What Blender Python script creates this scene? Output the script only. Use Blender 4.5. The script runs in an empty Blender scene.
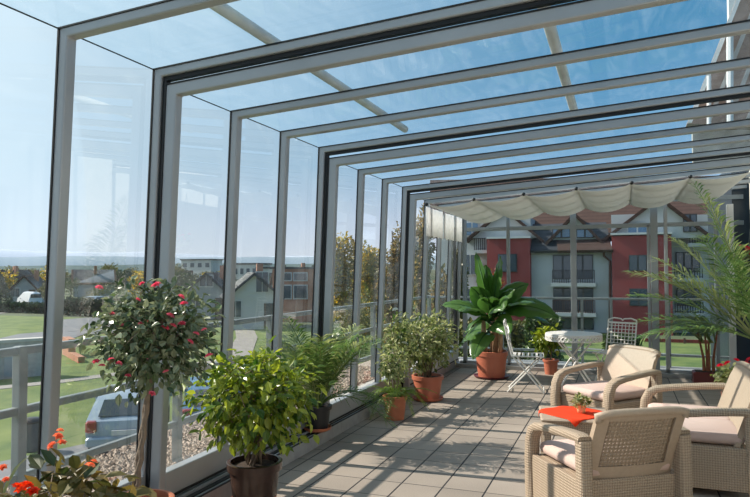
import bpy, math, random
from math import sin, cos, tan, pi, radians as R_, sqrt, atan2
from mathutils import Vector as V, Matrix
random.seed(7)
sc = bpy.context.scene
col = sc.collection

# ------------------------------------------------------------------ camera
F_PX, YAW, PITCH, ROLL = 653.96, -0.359156, 0.035956, -0.002429
fw = V((sin(YAW)*cos(PITCH), cos(YAW)*cos(PITCH), sin(PITCH)))
rt0 = V((cos(YAW), -sin(YAW), 0)); up0 = rt0.cross(fw)
rt = rt0*cos(ROLL)+up0*sin(ROLL); up = -rt0*sin(ROLL)+up0*cos(ROLL)
CAM = V((0, 0, 1.5))
cd = bpy.data.cameras.new('camera'); cam = bpy.data.objects.new('camera', cd); col.objects.link(cam)
cd.sensor_width = 36; cd.lens = F_PX/750*36; cd.clip_end = 6000; cd.clip_start = .05
m = Matrix.Identity(4)
for i in range(3):
    m[i][0] = rt[i]; m[i][1] = up[i]; m[i][2] = -fw[i]; m[i][3] = CAM[i]
cam.matrix_world = m
sc.camera = cam
def at(u, v, Y=None, z=None):      # where a sight line meets a plane of the place
    d = fw*F_PX+rt*(u-375)-up*(v-248.5)
    t = Y/d.y if Y is not None else (z-1.5)/d.z
    return CAM+d*t

# ------------------------------------------------------------------ mesh builder
class MB:
    def __init__(s): s.v = []; s.f = []; s.m = []; s.mi = 0
    def add(s, vs, fs):
        o = len(s.v); s.v += [tuple(x) for x in vs]
        for f in fs: s.f.append(tuple(o+i for i in f)); s.m.append(s.mi)
        return s
    def box(s, x0, x1, y0, y1, z0, z1, M=None):
        vs = [V((x, y, z)) for z in (z0, z1) for x, y in ((x0, y0), (x1, y0), (x1, y1), (x0, y1))]
        if M: vs = [M@v for v in vs]
        return s.add(vs, [(3, 2, 1, 0), (4, 5, 6, 7), (0, 1, 5, 4), (1, 2, 6, 5), (2, 3, 7, 6), (3, 0, 4, 7)])
    def bevbox(s, x0, x1, y0, y1, z0, z1, b=.01, M=None):
        # box with chamfered edges: lofted octagon
        def ring(z, i):
            return [V(p) for p in ((x0+b+i, y0+i, z), (x1-b-i, y0+i, z), (x1-i, y0+b+i, z), (x1-i, y1-b-i, z), (x1-b-i, y1-i, z), (x0+b+i, y1-i, z), (x0+i, y1-b-i, z), (x0+i, y0+b+i, z))]
        r = [ring(z0, b), ring(z0+b, 0), ring(z1-b, 0), ring(z1, b)]
        if M: r = [[M@p for p in q] for q in r]
        return s.loft(r)
    def loft(s, rings, closed=True, caps=True):
        n = len(rings[0]); vs = [p for r in rings for p in r]; fs = []
        for k in range(len(rings)-1):
            for i in range(n if closed else n-1):
                j = (i+1) % n
                fs.append((k*n+i, k*n+j, (k+1)*n+j, (k+1)*n+i))
        if caps and closed:
            fs.append(tuple(range(n-1, -1, -1))); fs.append(tuple((len(rings)-1)*n+i for i in range(n)))
        return s.add(vs, fs)
    def tube(s, pts, r, n=8, caps=True):
        pts = [V(p) for p in pts]; rr = r if isinstance(r, (list, tuple)) else [r]*len(pts)
        rings = []; prev = None
        for i, p in enumerate(pts):
            d = (pts[min(i+1, len(pts)-1)]-pts[max(i-1, 0)]).normalized()
            if prev is None:
                a = V((0, 0, 1)) if abs(d.z) < .9 else V((1, 0, 0)); u = d.cross(a).normalized()
            else:
                u = (prev-d*prev.dot(d)).normalized()
            prev = u; w = d.cross(u)
            rings.append([p+(u*cos(2*pi*k/n)+w*sin(2*pi*k/n))*rr[i] for k in range(n)])
        return s.loft(rings, caps=caps)
    def lathe(s, prof, c=(0, 0, 0), n=32):
        c = V(c); rings = [[c+V((r*cos(2*pi*k/n), r*sin(2*pi*k/n), z)) for k in range(n)] for r, z in prof]
        return s.loft(rings, caps=True)
    def prism(s, poly, axis, a, b):
        # poly: list of 2D points in the plane normal to axis
        def mk(p, t):
            return V((t, p[0], p[1])) if axis == 'x' else V((p[0], t, p[1])) if axis == 'y' else V((p[0], p[1], t))
        return s.loft([[mk(p, a) for p in poly], [mk(p, b) for p in poly]])
    def quad(s, a, b, c, d): return s.add([a, b, c, d], [(0, 1, 2, 3)])
    def slab(s, a, b, c, d, t):
        a, b, c, d = map(V, (a, b, c, d)); n = (b-a).cross(d-a).normalized()*t
        return s.loft([[a, b, c, d], [a+n, b+n, c+n, d+n]])
    def sweep(s, pts, w, t, side, corner=.35):
        # rounded-rectangle strap: w across `side`, t along the path normal
        pts = [V(p) for p in pts]; side = V(side).normalized(); rings = []
        ww = w if isinstance(w, (list, tuple)) else [w]*len(pts); tt = t if isinstance(t, (list, tuple)) else [t]*len(pts)
        for i, p in enumerate(pts):
            d = (pts[min(i+1, len(pts)-1)]-pts[max(i-1, 0)]).normalized(); nn = side.cross(d).normalized()
            hw, ht = ww[i]/2, tt[i]/2; c = min(hw, ht)*corner
            q = [(-hw+c, -ht), (hw-c, -ht), (hw-c*.3, -ht+c*.3), (hw, -ht+c), (hw, ht-c), (hw-c*.3, ht-c*.3), (hw-c, ht), (-hw+c, ht), (-hw+c*.3, ht-c*.3), (-hw, ht-c), (-hw, -ht+c), (-hw+c*.3, -ht+c*.3)]
            rings.append([p+side*a+nn*b for a, b in q])
        return s.loft(rings)
    def leaf(s, p, d, nrm, L, W, fold=.15):
        d = V(d).normalized(); n = V(nrm); sd = d.cross(n)
        if sd.length < 1e-4: sd = d.orthogonal()
        sd.normalize(); n = sd.cross(d)
        o = len(s.v); k = n*(W*fold)
        P = [p, p+d*L*.3+sd*W*.5+k, p+d*L*.68+sd*W*.4+k, p+d*L-n*L*.08, p+d*L*.68-sd*W*.4+k, p+d*L*.3-sd*W*.5+k]
        s.v += [tuple(x) for x in P]; s.f += [(o, o+1, o+2, o+3), (o, o+3, o+4, o+5)]; s.m += [s.mi]*2
    def build(s, name, mats, parent=None, smooth=False, kind=None, label=None, cat=None, group=None, bevel=0):
        me = bpy.data.meshes.new(name); me.from_pydata(s.v, [], s.f)
        for mt in (mats if isinstance(mats, (list, tuple)) else [mats]): me.materials.append(mt)
        if max(s.m or [0]) > 0: me.polygons.foreach_set('material_index', s.m)
        if smooth: me.polygons.foreach_set('use_smooth', [True]*len(me.polygons))
        me.update()
        o = bpy.data.objects.new(name, me); col.objects.link(o)
        if parent: o.parent = parent
        if bevel:
            b = o.modifiers.new('bevel', 'BEVEL'); b.width = bevel; b.segments = 2; b.limit_method = 'ANGLE'
        tag(o, label, cat, group, kind); return o
def tag(o, label=None, cat=None, group=None, kind=None):
    if label: o['label'] = label
    if cat: o['category'] = cat
    if group: o['group'] = group
    if kind: o['kind'] = kind
    return o
def empty(name, loc=(0, 0, 0), rz=0, label=None, cat=None, group=None, kind=None):
    o = bpy.data.objects.new(name, None); col.objects.link(o); o.location = loc; o.rotation_euler.z = rz
    o.empty_display_size = .1
    return tag(o, label, cat, group, kind)
def smooth_auto(o, ang=40):
    me = o.data
    me.polygons.foreach_set('use_smooth', [True]*len(me.polygons))
    me.set_sharp_from_angle(angle=R_(ang)); return o

# ------------------------------------------------------------------ materials
def newmat(name):
    mt = bpy.data.materials.new(name); mt.use_nodes = True; nt = mt.node_tree
    for n in list(nt.nodes): nt.nodes.remove(n)
    out = nt.nodes.new('ShaderNodeOutputMaterial'); return mt, nt, out
def pbsdf(nt, color=(.5, .5, .5), rough=.5, metal=0, spec=.5):
    b = nt.nodes.new('ShaderNodeBsdfPrincipled'); b.inputs['Base Color'].default_value = (*color, 1)
    b.inputs['Roughness'].default_value = rough; b.inputs['Metallic'].default_value = metal
    b.inputs['Specular IOR Level'].default_value = spec; return b
def mat(name, color, rough=.5, metal=0, spec=.5, var=.0, scale=8, bump=0, bscale=60, color2=None):
    mt, nt, out = newmat(name); b = pbsdf(nt, color, rough, metal, spec); nt.links.new(b.outputs[0], out.inputs[0])
    tc = nt.nodes.new('ShaderNodeTexCoord')
    if var or color2:
        n = nt.nodes.new('ShaderNodeTexNoise'); n.inputs['Scale'].default_value = scale; n.inputs['Detail'].default_value = 6
        nt.links.new(tc.outputs['Object'], n.inputs['Vector'])
        r = nt.nodes.new('ShaderNodeValToRGB'); r.color_ramp.elements[0].position = .3; r.color_ramp.elements[1].position = .7
        c2 = color2 or tuple(min(1, c*(1+var)) for c in color); c1 = color if color2 else tuple(c*(1-var) for c in color)
        r.color_ramp.elements[0].color = (*c1, 1); r.color_ramp.elements[1].color = (*c2, 1)
        nt.links.new(n.outputs['Fac'], r.inputs[0]); nt.links.new(r.outputs[0], b.inputs['Base Color'])
    if bump:
        n = nt.nodes.new('ShaderNodeTexNoise'); n.inputs['Scale'].default_value = bscale
        nt.links.new(tc.outputs['Object'], n.inputs['Vector'])
        bp = nt.nodes.new('ShaderNodeBump'); bp.inputs['Strength'].default_value = bump; bp.inputs['Distance'].default_value = .01
        nt.links.new(n.outputs['Fac'], bp.inputs['Height']); nt.links.new(bp.outputs[0], b.inputs['Normal'])
    return mt
def leafmat(name, c1, c2, trans=.35, rough=.4, c3=None):
    mt, nt, out = newmat(name); b = pbsdf(nt, c1, rough)
    g = nt.nodes.new('ShaderNodeNewGeometry'); r = nt.nodes.new('ShaderNodeValToRGB')
    r.color_ramp.elements[0].color = (*c1, 1); r.color_ramp.elements[1].color = (*c2, 1)
    if c3:
        e = r.color_ramp.elements.new(.93); e.color = (*c3, 1); r.color_ramp.elements[1].position = .85
    nt.links.new(g.outputs['Random Per Island'], r.inputs[0]); nt.links.new(r.outputs[0], b.inputs['Base Color'])
    t = nt.nodes.new('ShaderNodeBsdfTranslucent'); nt.links.new(r.outputs[0], t.inputs[0])
    hs = nt.nodes.new('ShaderNodeHueSaturation'); hs.inputs['Value'].default_value = 1.5; hs.inputs['Saturation'].default_value = 1.1
    nt.links.new(r.outputs[0], hs.inputs['Color']); nt.links.new(hs.outputs[0], t.inputs[0])
    mx = nt.nodes.new('ShaderNodeMixShader'); mx.inputs[0].default_value = trans
    nt.links.new(b.outputs[0], mx.inputs[1]); nt.links.new(t.outputs[0], mx.inputs[2]); nt.links.new(mx.outputs[0], out.inputs[0])
    return mt
def clothmat(name, c, trans=.3):
    mt, nt, out = newmat(name); b = pbsdf(nt, c, .85, spec=.1); t = nt.nodes.new('ShaderNodeBsdfTranslucent'); t.inputs[0].default_value = (*c, 1)
    mx = nt.nodes.new('ShaderNodeMixShader'); mx.inputs[0].default_value = trans
    nt.links.new(b.outputs[0], mx.inputs[1]); nt.links.new(t.outputs[0], mx.inputs[2]); nt.links.new(mx.outputs[0], out.inputs[0]); return mt
def glassmat(name, tint=(.93, .97, .98), refl=1.0, dirt=.03, dcol=(.8, .85, .9)):
    mt, nt, out = newmat(name)
    t = nt.nodes.new('ShaderNodeBsdfTransparent'); t.inputs[0].default_value = (*tint, 1)
    g = nt.nodes.new('ShaderNodeBsdfGlossy'); g.inputs['Roughness'].default_value = .01
    fr = nt.nodes.new('ShaderNodeFresnel'); fr.inputs[0].default_value = 1.4
    mm = nt.nodes.new('ShaderNodeMath'); mm.operation = 'MULTIPLY'; mm.inputs[1].default_value = .19*refl
    nt.links.new(fr.outputs[0], mm.inputs[0])
    mx = nt.nodes.new('ShaderNodeMixShader'); nt.links.new(mm.outputs[0], mx.inputs[0])
    nt.links.new(t.outputs[0], mx.inputs[1]); nt.links.new(g.outputs[0], mx.inputs[2])
    tc = nt.nodes.new('ShaderNodeTexCoord'); mp = nt.nodes.new('ShaderNodeMapping'); mp.inputs['Scale'].default_value = (5, 1.2, 2)
    n = nt.nodes.new('ShaderNodeTexNoise'); n.inputs['Scale'].default_value = 1.7; n.inputs['Detail'].default_value = 8; n.inputs['Roughness'].default_value = .6; n.inputs['Distortion'].default_value = 1.5
    nt.links.new(tc.outputs['Object'], mp.inputs[0]); nt.links.new(mp.outputs[0], n.inputs['Vector'])
    r = nt.nodes.new('ShaderNodeValToRGB'); r.color_ramp.elements[0].position = .45; r.color_ramp.elements[0].color = (dirt*.4,)*3+(1,)
    r.color_ramp.elements[1].position = .8; r.color_ramp.elements[1].color = (dirt*3,)*3+(1,)
    nt.links.new(n.outputs['Fac'], r.inputs[0])
    tr = nt.nodes.new('ShaderNodeBsdfTranslucent'); tr.inputs[0].default_value = (*dcol, 1)
    m2 = nt.nodes.new('ShaderNodeMixShader'); nt.links.new(r.outputs[0], m2.inputs[0])
    nt.links.new(mx.outputs[0], m2.inputs[1]); nt.links.new(tr.outputs[0], m2.inputs[2]); nt.links.new(m2.outputs[0], out.inputs[0])
    return mt
def tilemat():
    mt, nt, out = newmat('terrace_tiles'); b = pbsdf(nt, (.4, .36, .33), .75, spec=.3)
    g = nt.nodes.new('ShaderNodeNewGeometry'); sx = nt.nodes.new('ShaderNodeSeparateXYZ'); nt.links.new(g.outputs['Position'], sx.inputs[0])
    def M(op, a, b_=None):
        n = nt.nodes.new('ShaderNodeMath'); n.operation = op
        for i, q in enumerate((a, b_)):
            if q is None: continue
            if isinstance(q, (int, float)): n.inputs[i].default_value = q
            else: nt.links.new(q, n.inputs[i])
        return n.outputs[0]
    def cell(o, off, p):
        q = M('DIVIDE', M('ADD', o, off), p); fr = M('FRACT', q); d = M('MINIMUM', fr, M('SUBTRACT', 1, fr)); return M('MULTIPLY', d, p), M('FLOOR', q)
    dx, ix = cell(sx.outputs[0], .886+.2965*40, .2965); dy, iy = cell(sx.outputs[1], 40, .2965)
    d = M('MINIMUM', dx, M('ADD', dy, .0015))
    j = nt.nodes.new('ShaderNodeMapRange'); j.inputs[1].default_value = .0035; j.inputs[2].default_value = .007; nt.links.new(d, j.inputs[0])
    cx = nt.nodes.new('ShaderNodeCombineXYZ'); nt.links.new(ix, cx.inputs[0]); nt.links.new(iy, cx.inputs[1])
    wn = nt.nodes.new('ShaderNodeTexWhiteNoise'); nt.links.new(cx.outputs[0], wn.inputs[0])
    n1 = nt.nodes.new('ShaderNodeTexNoise'); n1.inputs['Scale'].default_value = 120; nt.links.new(g.outputs['Position'], n1.inputs['Vector'])
    n2 = nt.nodes.new('ShaderNodeTexNoise'); n2.inputs['Scale'].default_value = 1.6; n2.inputs['Detail'].default_value = 5; nt.links.new(g.outputs['Position'], n2.inputs['Vector'])
    f = M('ADD', M('ADD', M('MULTIPLY', wn.outputs[0], .25), M('MULTIPLY', n1.outputs['Fac'], .55)), M('MULTIPLY', n2.outputs['Fac'], .55))
    r = nt.nodes.new('ShaderNodeValToRGB'); r.color_ramp.elements[0].position = .35; r.color_ramp.elements[0].color = (.225, .19, .16, 1)
    r.color_ramp.elements[1].position = 1.0; r.color_ramp.elements[1].color = (.42, .35, .29, 1); nt.links.new(f, r.inputs[0])
    mx = nt.nodes.new('ShaderNodeMix'); mx.data_type = 'RGBA'; mx.inputs[6].default_value = (.03, .03, .032, 1)
    nt.links.new(j.outputs[0], mx.inputs[0]); nt.links.new(r.outputs[0], mx.inputs[7]); nt.links.new(mx.outputs[2], b.inputs['Base Color'])
    bp = nt.nodes.new('ShaderNodeBump'); bp.inputs['Distance'].default_value = .004; nt.links.new(M('ADD', j.outputs[0], M('MULTIPLY', n1.outputs['Fac'], .15)), bp.inputs['Height']); nt.links.new(bp.outputs[0], b.inputs['Normal'])
    nt.links.new(b.outputs[0], out.inputs[0]); return mt
def weavemat(name, holes=False, pitch=.02, c1=(.20, .155, .11), c2=(.52, .43, .33)):
    mt, nt, out = newmat(name); b = pbsdf(nt, c2, .55, spec=.35)
    tc = nt.nodes.new('ShaderNodeTexCoord'); sp = nt.nodes.new('ShaderNodeSeparateXYZ'); nt.links.new(tc.outputs['Object'], sp.inputs[0])
    sn = nt.nodes.new('ShaderNodeSeparateXYZ'); nt.links.new(tc.outputs['Normal'], sn.inputs[0])
    def M(op, a, b_=None, c_=None):
        n = nt.nodes.new('ShaderNodeMath'); n.operation = op
        for i, q in enumerate((a, b_, c_)):
            if q is None: continue
            if isinstance(q, (int, float)): n.inputs[i].default_value = q
            else: nt.links.new(q, n.inputs[i])
        return n.outputs[0]
    ax, az = M('ABSOLUTE', sn.outputs[0]), M('ABSOLUTE', sn.outputs[2])
    isx = M('GREATER_THAN', ax, .7); isz = M('GREATER_THAN', az, .75)
    u = M('ADD', M('MULTIPLY', sp.outputs[0], M('SUBTRACT', 1, isx)), M('MULTIPLY', sp.outputs[1], isx))
    v = M('ADD', M('MULTIPLY', sp.outputs[2], M('SUBTRACT', 1, isz)), M('MULTIPLY', sp.outputs[1], isz))
    k = 2*pi/pitch
    su = M('SINE', M('MULTIPLY', u, k*.5)); sv = M('SINE', M('MULTIPLY', v, k*.5))
    hh = M('MULTIPLY', su, sv); ha = M('ABSOLUTE', hh)
    r = nt.nodes.new('ShaderNodeValToRGB'); r.color_ramp.elements[0].color = (*c1, 1); r.color_ramp.elements[1].color = (*c2, 1)
    r.color_ramp.elements[0].position = .0; r.color_ramp.elements[1].position = .35
    nt.links.new(ha, r.inputs[0]); nt.links.new(r.outputs[0], b.inputs['Base Color'])
    bp = nt.nodes.new('ShaderNodeBump'); bp.inputs['Distance'].default_value = .004; bp.inputs['Strength'].default_value = .9
    nt.links.new(ha, bp.inputs['Height']); nt.links.new(bp.outputs[0], b.inputs['Normal'])
    if holes:
        t = nt.nodes.new('ShaderNodeBsdfTransparent'); mx = nt.nodes.new('ShaderNodeMixShader')
        h = M('GREATER_THAN', ha, .86); nt.links.new(h, mx.inputs[0]); nt.links.new(b.outputs[0], mx.inputs[1]); nt.links.new(t.outputs[0], mx.inputs[2]); nt.links.new(mx.outputs[0], out.inputs[0])
    else: nt.links.new(b.outputs[0], out.inputs[0])
    return mt
def stripemat(name, c1, c2, axis=0, period=.3, duty=.12, rough=.7):
    mt, nt, out = newmat(name); b = pbsdf(nt, c1, rough, spec=.2); tc = nt.nodes.new('ShaderNodeTexCoord')
    sp = nt.nodes.new('ShaderNodeSeparateXYZ'); nt.links.new(tc.outputs['Object'], sp.inputs[0])
    d = nt.nodes.new('ShaderNodeMath'); d.operation = 'DIVIDE'; d.inputs[1].default_value = period; nt.links.new(sp.outputs[axis], d.inputs[0])
    fr = nt.nodes.new('ShaderNodeMath'); fr.operation = 'FRACT'; nt.links.new(d.outputs[0], fr.inputs[0])
    g = nt.nodes.new('ShaderNodeMath'); g.operation = 'LESS_THAN'; g.inputs[1].default_value = duty; nt.links.new(fr.outputs[0], g.inputs[0])
    n = nt.nodes.new('ShaderNodeTexNoise'); n.inputs['Scale'].default_value = 3; nt.links.new(tc.outputs['Object'], n.inputs['Vector'])
    hs = nt.nodes.new('ShaderNodeMapRange'); hs.inputs[3].default_value = .8; hs.inputs[4].default_value = 1.2; nt.links.new(n.outputs['Fac'], hs.inputs[0])
    mx = nt.nodes.new('ShaderNodeMix'); mx.data_type = 'RGBA'; mx.inputs[6].default_value = (*c1, 1); mx.inputs[7].default_value = (*c2, 1); nt.links.new(g.outputs[0], mx.inputs[0])
    hv = nt.nodes.new('ShaderNodeHueSaturation'); nt.links.new(hs.outputs[0], hv.inputs['Value']); nt.links.new(mx.outputs[2], hv.inputs['Color']); nt.links.new(hv.outputs[0], b.inputs['Base Color'])
    nt.links.new(b.outputs[0], out.inputs[0]); return mt

ALU = mat('powder_coated_aluminium', (.40, .415, .43), .35, .25, .5, var=.05, scale=3)
ALU_D = mat('grey_aluminium_gable', (.30, .33, .35), .4, .2)
RUB = mat('black_rubber', (.008, .008, .009), .6)
BLK = mat('black_metal', (.012, .013, .015), .4)
WHT = mat('white_paint', (.78, .77, .76), .45, bump=.1)
WIRE = mat('white_painted_iron', (.72, .70, .66), .5, var=.06, scale=30)
GLASS = glassmat('enclosure_glass', dirt=.010, tint=(.98, .99, .995))
RGLASS = glassmat('roof_glass', tint=(.91, .96, .985), dirt=.018, refl=.45)
PGLASS = glassmat('door_glass', tint=(.93, .96, .97), dirt=.008)
TILE = tilemat()
CONC = mat('concrete', (.40, .385, .36), .85, var=.15, scale=6, bump=.3)
SLAB = mat('pale_concrete_edging', (.52, .50, .46), .85, var=.12, scale=10, bump=.2)
CURB = mat('grey_track_stone', (.33, .33, .33), .7, var=.12, scale=12)
GRAV = mat('pebble_gravel', (.22, .17, .13), .9, color2=(.62, .52, .43), scale=38, bump=1, bscale=60)
PEB = leafmat('pebbles', (.20, .14, .10), (.52, .41, .32), trans=0, rough=.8)
GRASS = mat('lawn', (.07, .12, .028), .95, color2=(.16, .20, .05), scale=.9, bump=.8, bscale=6)
GRASS2 = mat('meadow', (.05, .075, .035), .95, color2=(.12, .14, .07), scale=.06)
ASPH = mat('asphalt', (.17, .175, .185), .9, var=.12, scale=.8)
PATH = mat('pale_paving', (.30, .275, .25), .9, var=.1, scale=1.5)
TERRA = mat('terracotta', (.52, .17, .085), .6, var=.12, scale=14, bump=.1)
TERRA_O = mat('orange_plastic_terracotta', (.50, .155, .09), .45, var=.05, scale=5)
GLAZE = mat('dark_brown_glaze', (.055, .03, .022), .25, var=.3, scale=9)
DPOT = mat('black_pot', (.018, .018, .02), .4)
WINEPOT = mat('wine_red_pot', (.16, .03, .03), .45)
SOIL = mat('soil', (.05, .032, .022), .95, var=.4, scale=60, bump=1)
BARK = mat('bark', (.24, .18, .13), .85, var=.25, scale=25, bump=.6)
BARKD = mat('dark_bark', (.10, .075, .055), .9, var=.25, scale=20, bump=.5)
WEAVE = weavemat('beige_woven_resin', c1=(.24, .175, .12), c2=(.45, .345, .25), pitch=.016)
WEAVEH = weavemat('open_woven_resin', True, pitch=.023, c1=(.26, .19, .13), c2=(.40, .305, .22))
RESIN = mat('beige_resin_rim', (.43, .325, .235), .5, var=.05, scale=60, bump=.25, bscale=220)
CUSH = mat('pale_pink_cushion_fabric', (.62, .455, .395), .9, spec=.1, var=.03, scale=200, bump=.3, bscale=400)
CREAM = clothmat('cream_awning_fabric', (.72, .71, .68), .36)
CREAM2 = clothmat('ecru_blind_fabric', (.93, .93, .93), .5)
RED = clothmat('orange_red_cloth', (.88, .07, .025), .15)
BEIGEPIPE = mat('beige_pole', (.80, .72, .62), .6, var=.1)
GALV = mat('galvanised_steel', (.24, .27, .27), .5, .2, var=.08)

# ------------------------------------------------------------------ world, sun
SUN_EL, SUN_AZ = R_(37), R_(266)     # azimuth clockwise from +Y
w = bpy.data.worlds.new('sky'); sc.world = w; w.use_nodes = True; nt = w.node_tree
sd = V((sin(SUN_AZ)*cos(SUN_EL), cos(SUN_AZ)*cos(SUN_EL), sin(SUN_EL)))
tc = nt.nodes.new('ShaderNodeTexCoord'); nrm = nt.nodes.new('ShaderNodeVectorMath'); nrm.operation = 'NORMALIZE'; nt.links.new(tc.outputs['Generated'], nrm.inputs[0])
sp = nt.nodes.new('ShaderNodeSeparateXYZ'); nt.links.new(nrm.outputs[0], sp.inputs[0])
ra = nt.nodes.new('ShaderNodeValToRGB'); cr = ra.color_ramp
for i_, (ps, cc) in enumerate(((0.0, (.80, .83, .90)), (.07, (.60, .70, .86)), (.16, (.24, .46, .68)), (.32, (.085, .30, .52)), (1.0, (.05, .19, .40)))):
    el_ = cr.elements[i_] if i_ < 2 else cr.elements.new(ps)
    el_.position = ps; el_.color = (*cc, 1)
nt.links.new(sp.outputs[2], ra.inputs[0])
dt = nt.nodes.new('ShaderNodeVectorMath'); dt.operation = 'DOT_PRODUCT'; dt.inputs[1].default_value = sd; nt.links.new(nrm.outputs[0], dt.inputs[0])
mr = nt.nodes.new('ShaderNodeMapRange'); mr.interpolation_type = 'SMOOTHSTEP'; mr.inputs[1].default_value = .08; mr.inputs[2].default_value = .9; nt.links.new(dt.outputs['Value'], mr.inputs[0])
mx = nt.nodes.new('ShaderNodeMix'); mx.data_type = 'RGBA'; nt.links.new(mr.outputs[0], mx.inputs[0]); nt.links.new(ra.outputs[0], mx.inputs[6]); mx.inputs[7].default_value = (.74, .90, 1.0, 1)
bg = nt.nodes['Background']; bg.inputs[1].default_value = 1.05; nt.links.new(mx.outputs[2], bg.inputs[0])
sl = bpy.data.lights.new('sun', 'SUN'); sl.energy = 7.0; sl.angle = R_(.6); sl.color = (1, .92, .80)
so = bpy.data.objects.new('sun', sl); col.objects.link(so)
sd = V((sin(SUN_AZ)*cos(SUN_EL), cos(SUN_AZ)*cos(SUN_EL), sin(SUN_EL)))
so.rotation_euler = sd.to_track_quat('Z', 'Y').to_euler(); so.location = (-20, 0, 20)
sc.view_settings.view_transform = 'Standard'; sc.view_settings.look = 'None'; sc.view_settings.exposure = .0; sc.view_settings.gamma = 1
sc.cycles.transparent_max_bounces = 48; sc.cycles.max_bounces = 8; sc.cycles.caustics_reflective = False

# ------------------------------------------------------------------ floor, curb, track
WALLX = 1.64; YB = 10.2; LEAN = .0408; RS = .0627
def prj(u, v, **k): return at(u, v, **k)
MB().box(-2.46, WALLX+.2, -1.5, YB+.05, -.12, 0).build('floor', TILE, kind='structure')
b = MB(); b.box(-2.80, -2.46, -1.5, YB+.2, -.12, .108)
b.box(-2.46, WALLX, YB-.06, YB+.2, -.12, .06)
b.build('trim_1', CURB, kind='structure', bevel=.008)
b = MB(); b.box(-2.535, -2.50, -1.5, YB-.1, .106, .116); b.box(-2.475, -2.462, -1.5, YB-.1, .104, .112)
b.build('trim_2', RUB, kind='structure')
b = MB(); b.box(-2.56, -2.545, -1.5, YB-.1, .104, .128)
b.build('trim_3', ALU, kind='structure')

# ------------------------------------------------------------------ telescopic glass modules
SP = .7195; Y0 = 2.499
def roofz(d, z, x): return z+RS*(x+d)
def rib_poly(d, z, w=.054, xr=WALLX, z0=.10):
    bx = -d-LEAN*(z-z0)
    outer = [(bx, z0), (-d, z), (xr, roofz(d, z, xr))]
    inner = [(xr, roofz(d, z, xr)-w), (-d+w*1.02, z-w+RS*w), (bx+w, z0)]
    return outer+inner
def rib(parent, d, z, Y, w=.054, dep=.064):
    o = MB().prism(rib_poly(d, z, w), 'y', Y, Y+dep).build('frame_rib', ALU, parent, bevel=.008)
    p = rib_poly(d, z, .006)          # thin dark seal along the front outer edge
    q = MB().prism([(a-.004, c+.002) for a, c in p[:3]]+[(a, c) for a, c in p[3:]], 'y', Y-.006, Y+.003).build('seal', RUB, o)
    return o
def panes(parent, d, z, ya, yb):
    t = .008; zb = .28
    bx = -d-LEAN*(z-zb)
    MB().prism([(bx-.001, zb), (-d-.001, z), (-d-t, z), (bx-t, zb)], 'y', ya, yb).build('wall_pane', GLASS, parent)
    MB().prism([(-d-t, z+.001), (WALLX, roofz(d, z, WALLX)+.001), (WALLX, roofz(d, z, WALLX)+t), (-d-t, z+t)], 'y', ya, yb).build('roof_pane', RGLASS, parent)
    MB().prism([(-d-t-.001, z-.004), (-d+.001, z-.004), (-d+.001, z), (-d-t-.001, z)], 'y', ya, yb).build('eave_seal', RUB, parent)
def sill(parent, d, z, ya, yb):
    bx = -d-LEAN*(z-.2)
    MB().box(bx-.012, bx+.062, ya, yb, .112, .285).build('bottom_rail', ALU, parent, bevel=.008)
    MB().box(bx+.055, bx+.068, ya, yb, .125, .14).build('brush_seal', RUB, parent)
def gasket(parent, d, z, Y, w=.014):
    p = rib_poly(d, z, .079); q = rib_poly(d, z, .055)
    MB().prism(q[3:][::-1]+p[3:], 'y', Y, Y+w).build('black_gasket', RUB, parent)
mods = [(2.645, 2.739, [Y0-SP*3, Y0-SP*2, Y0-SP, Y0, Y0+SP]),
        (2.564, 2.640, [Y0+SP+.012, Y0+2*SP, Y0+3*SP, Y0+4*SP]),
        (2.470, 2.535, [Y0+4*SP+.012, Y0+5*SP, Y0+6*SP, Y0+7*SP]),
        (2.385, 2.440, [Y0+7*SP+.012, 8.20, 8.87, 9.53, 10.14])]
for i, (d, z, ys) in enumerate(mods):
    e = empty('window_%d' % (i+1), (0, 0, 0), kind='structure')
    for Y in ys: rib(e, d, z, Y, .074 if (i > 0 and Y == ys[0]) else .054)
    for a, c in zip(ys[:-1], ys[1:]): panes(e, d, z, a+.02, c+.02)
    sill(e, d, z, ys[0]+.08, ys[-1])
    if i < 3:
        gasket(e, d, z, ys[-1]+.018, .04)

# little bracket lamps on the glass wall and poles over the roof
# retracted awning poles above the glass, running away along the roof
for (x, yb, nm) in ((-2.1, 6.5, 'beige pole lying above the glass roof near the left eave'), (-.385, 6.4, 'beige pole lying above the glass roof, the one farther from the eave')):
    MB().tube([(x, -1, 3.0), (x, yb, 3.0)], .038, 10).build('awning_pole', BEIGEPIPE, smooth=True, label=nm, cat='pole', group='awning poles over the roof')

# ------------------------------------------------------------------ gable end
g = empty('wall_back', (0, 0, 0), kind='structure')
GD, GZ = 2.385, 2.44
def gpost(x, w, dep=.07, z0=.05, nm='post', mt=ALU_D, y=YB):
    MB().box(x-w/2, x+w/2, y, y+dep, z0, roofz(GD, GZ, x)-.02).build(nm, mt, g, bevel=.006)
gpost(-2.32, .06); gpost(-1.63, .05); gpost(-.66, .085); gpost(.455, .10); gpost(.61, .05, mt=ALU); gpost(1.25, .05); 
MB().box(.36, .40, YB+.01, YB+.06, .08, 2.17).build('door_frame', ALU_D, g, bevel=.005)
MB().box(-2.3, 1.6, YB+.01, YB+.05, 2.14, 2.20).build('transom', ALU_D, g, bevel=.005)
MB().box(-2.4, 1.6, YB, YB+.06, .055, .10).build('bottom_rail', ALU, g, bevel=.005)
MB().box(-2.4, 1.6, YB+.01, YB+.05, 2.5, 2.56).build('transom', ALU_D, g)
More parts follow.
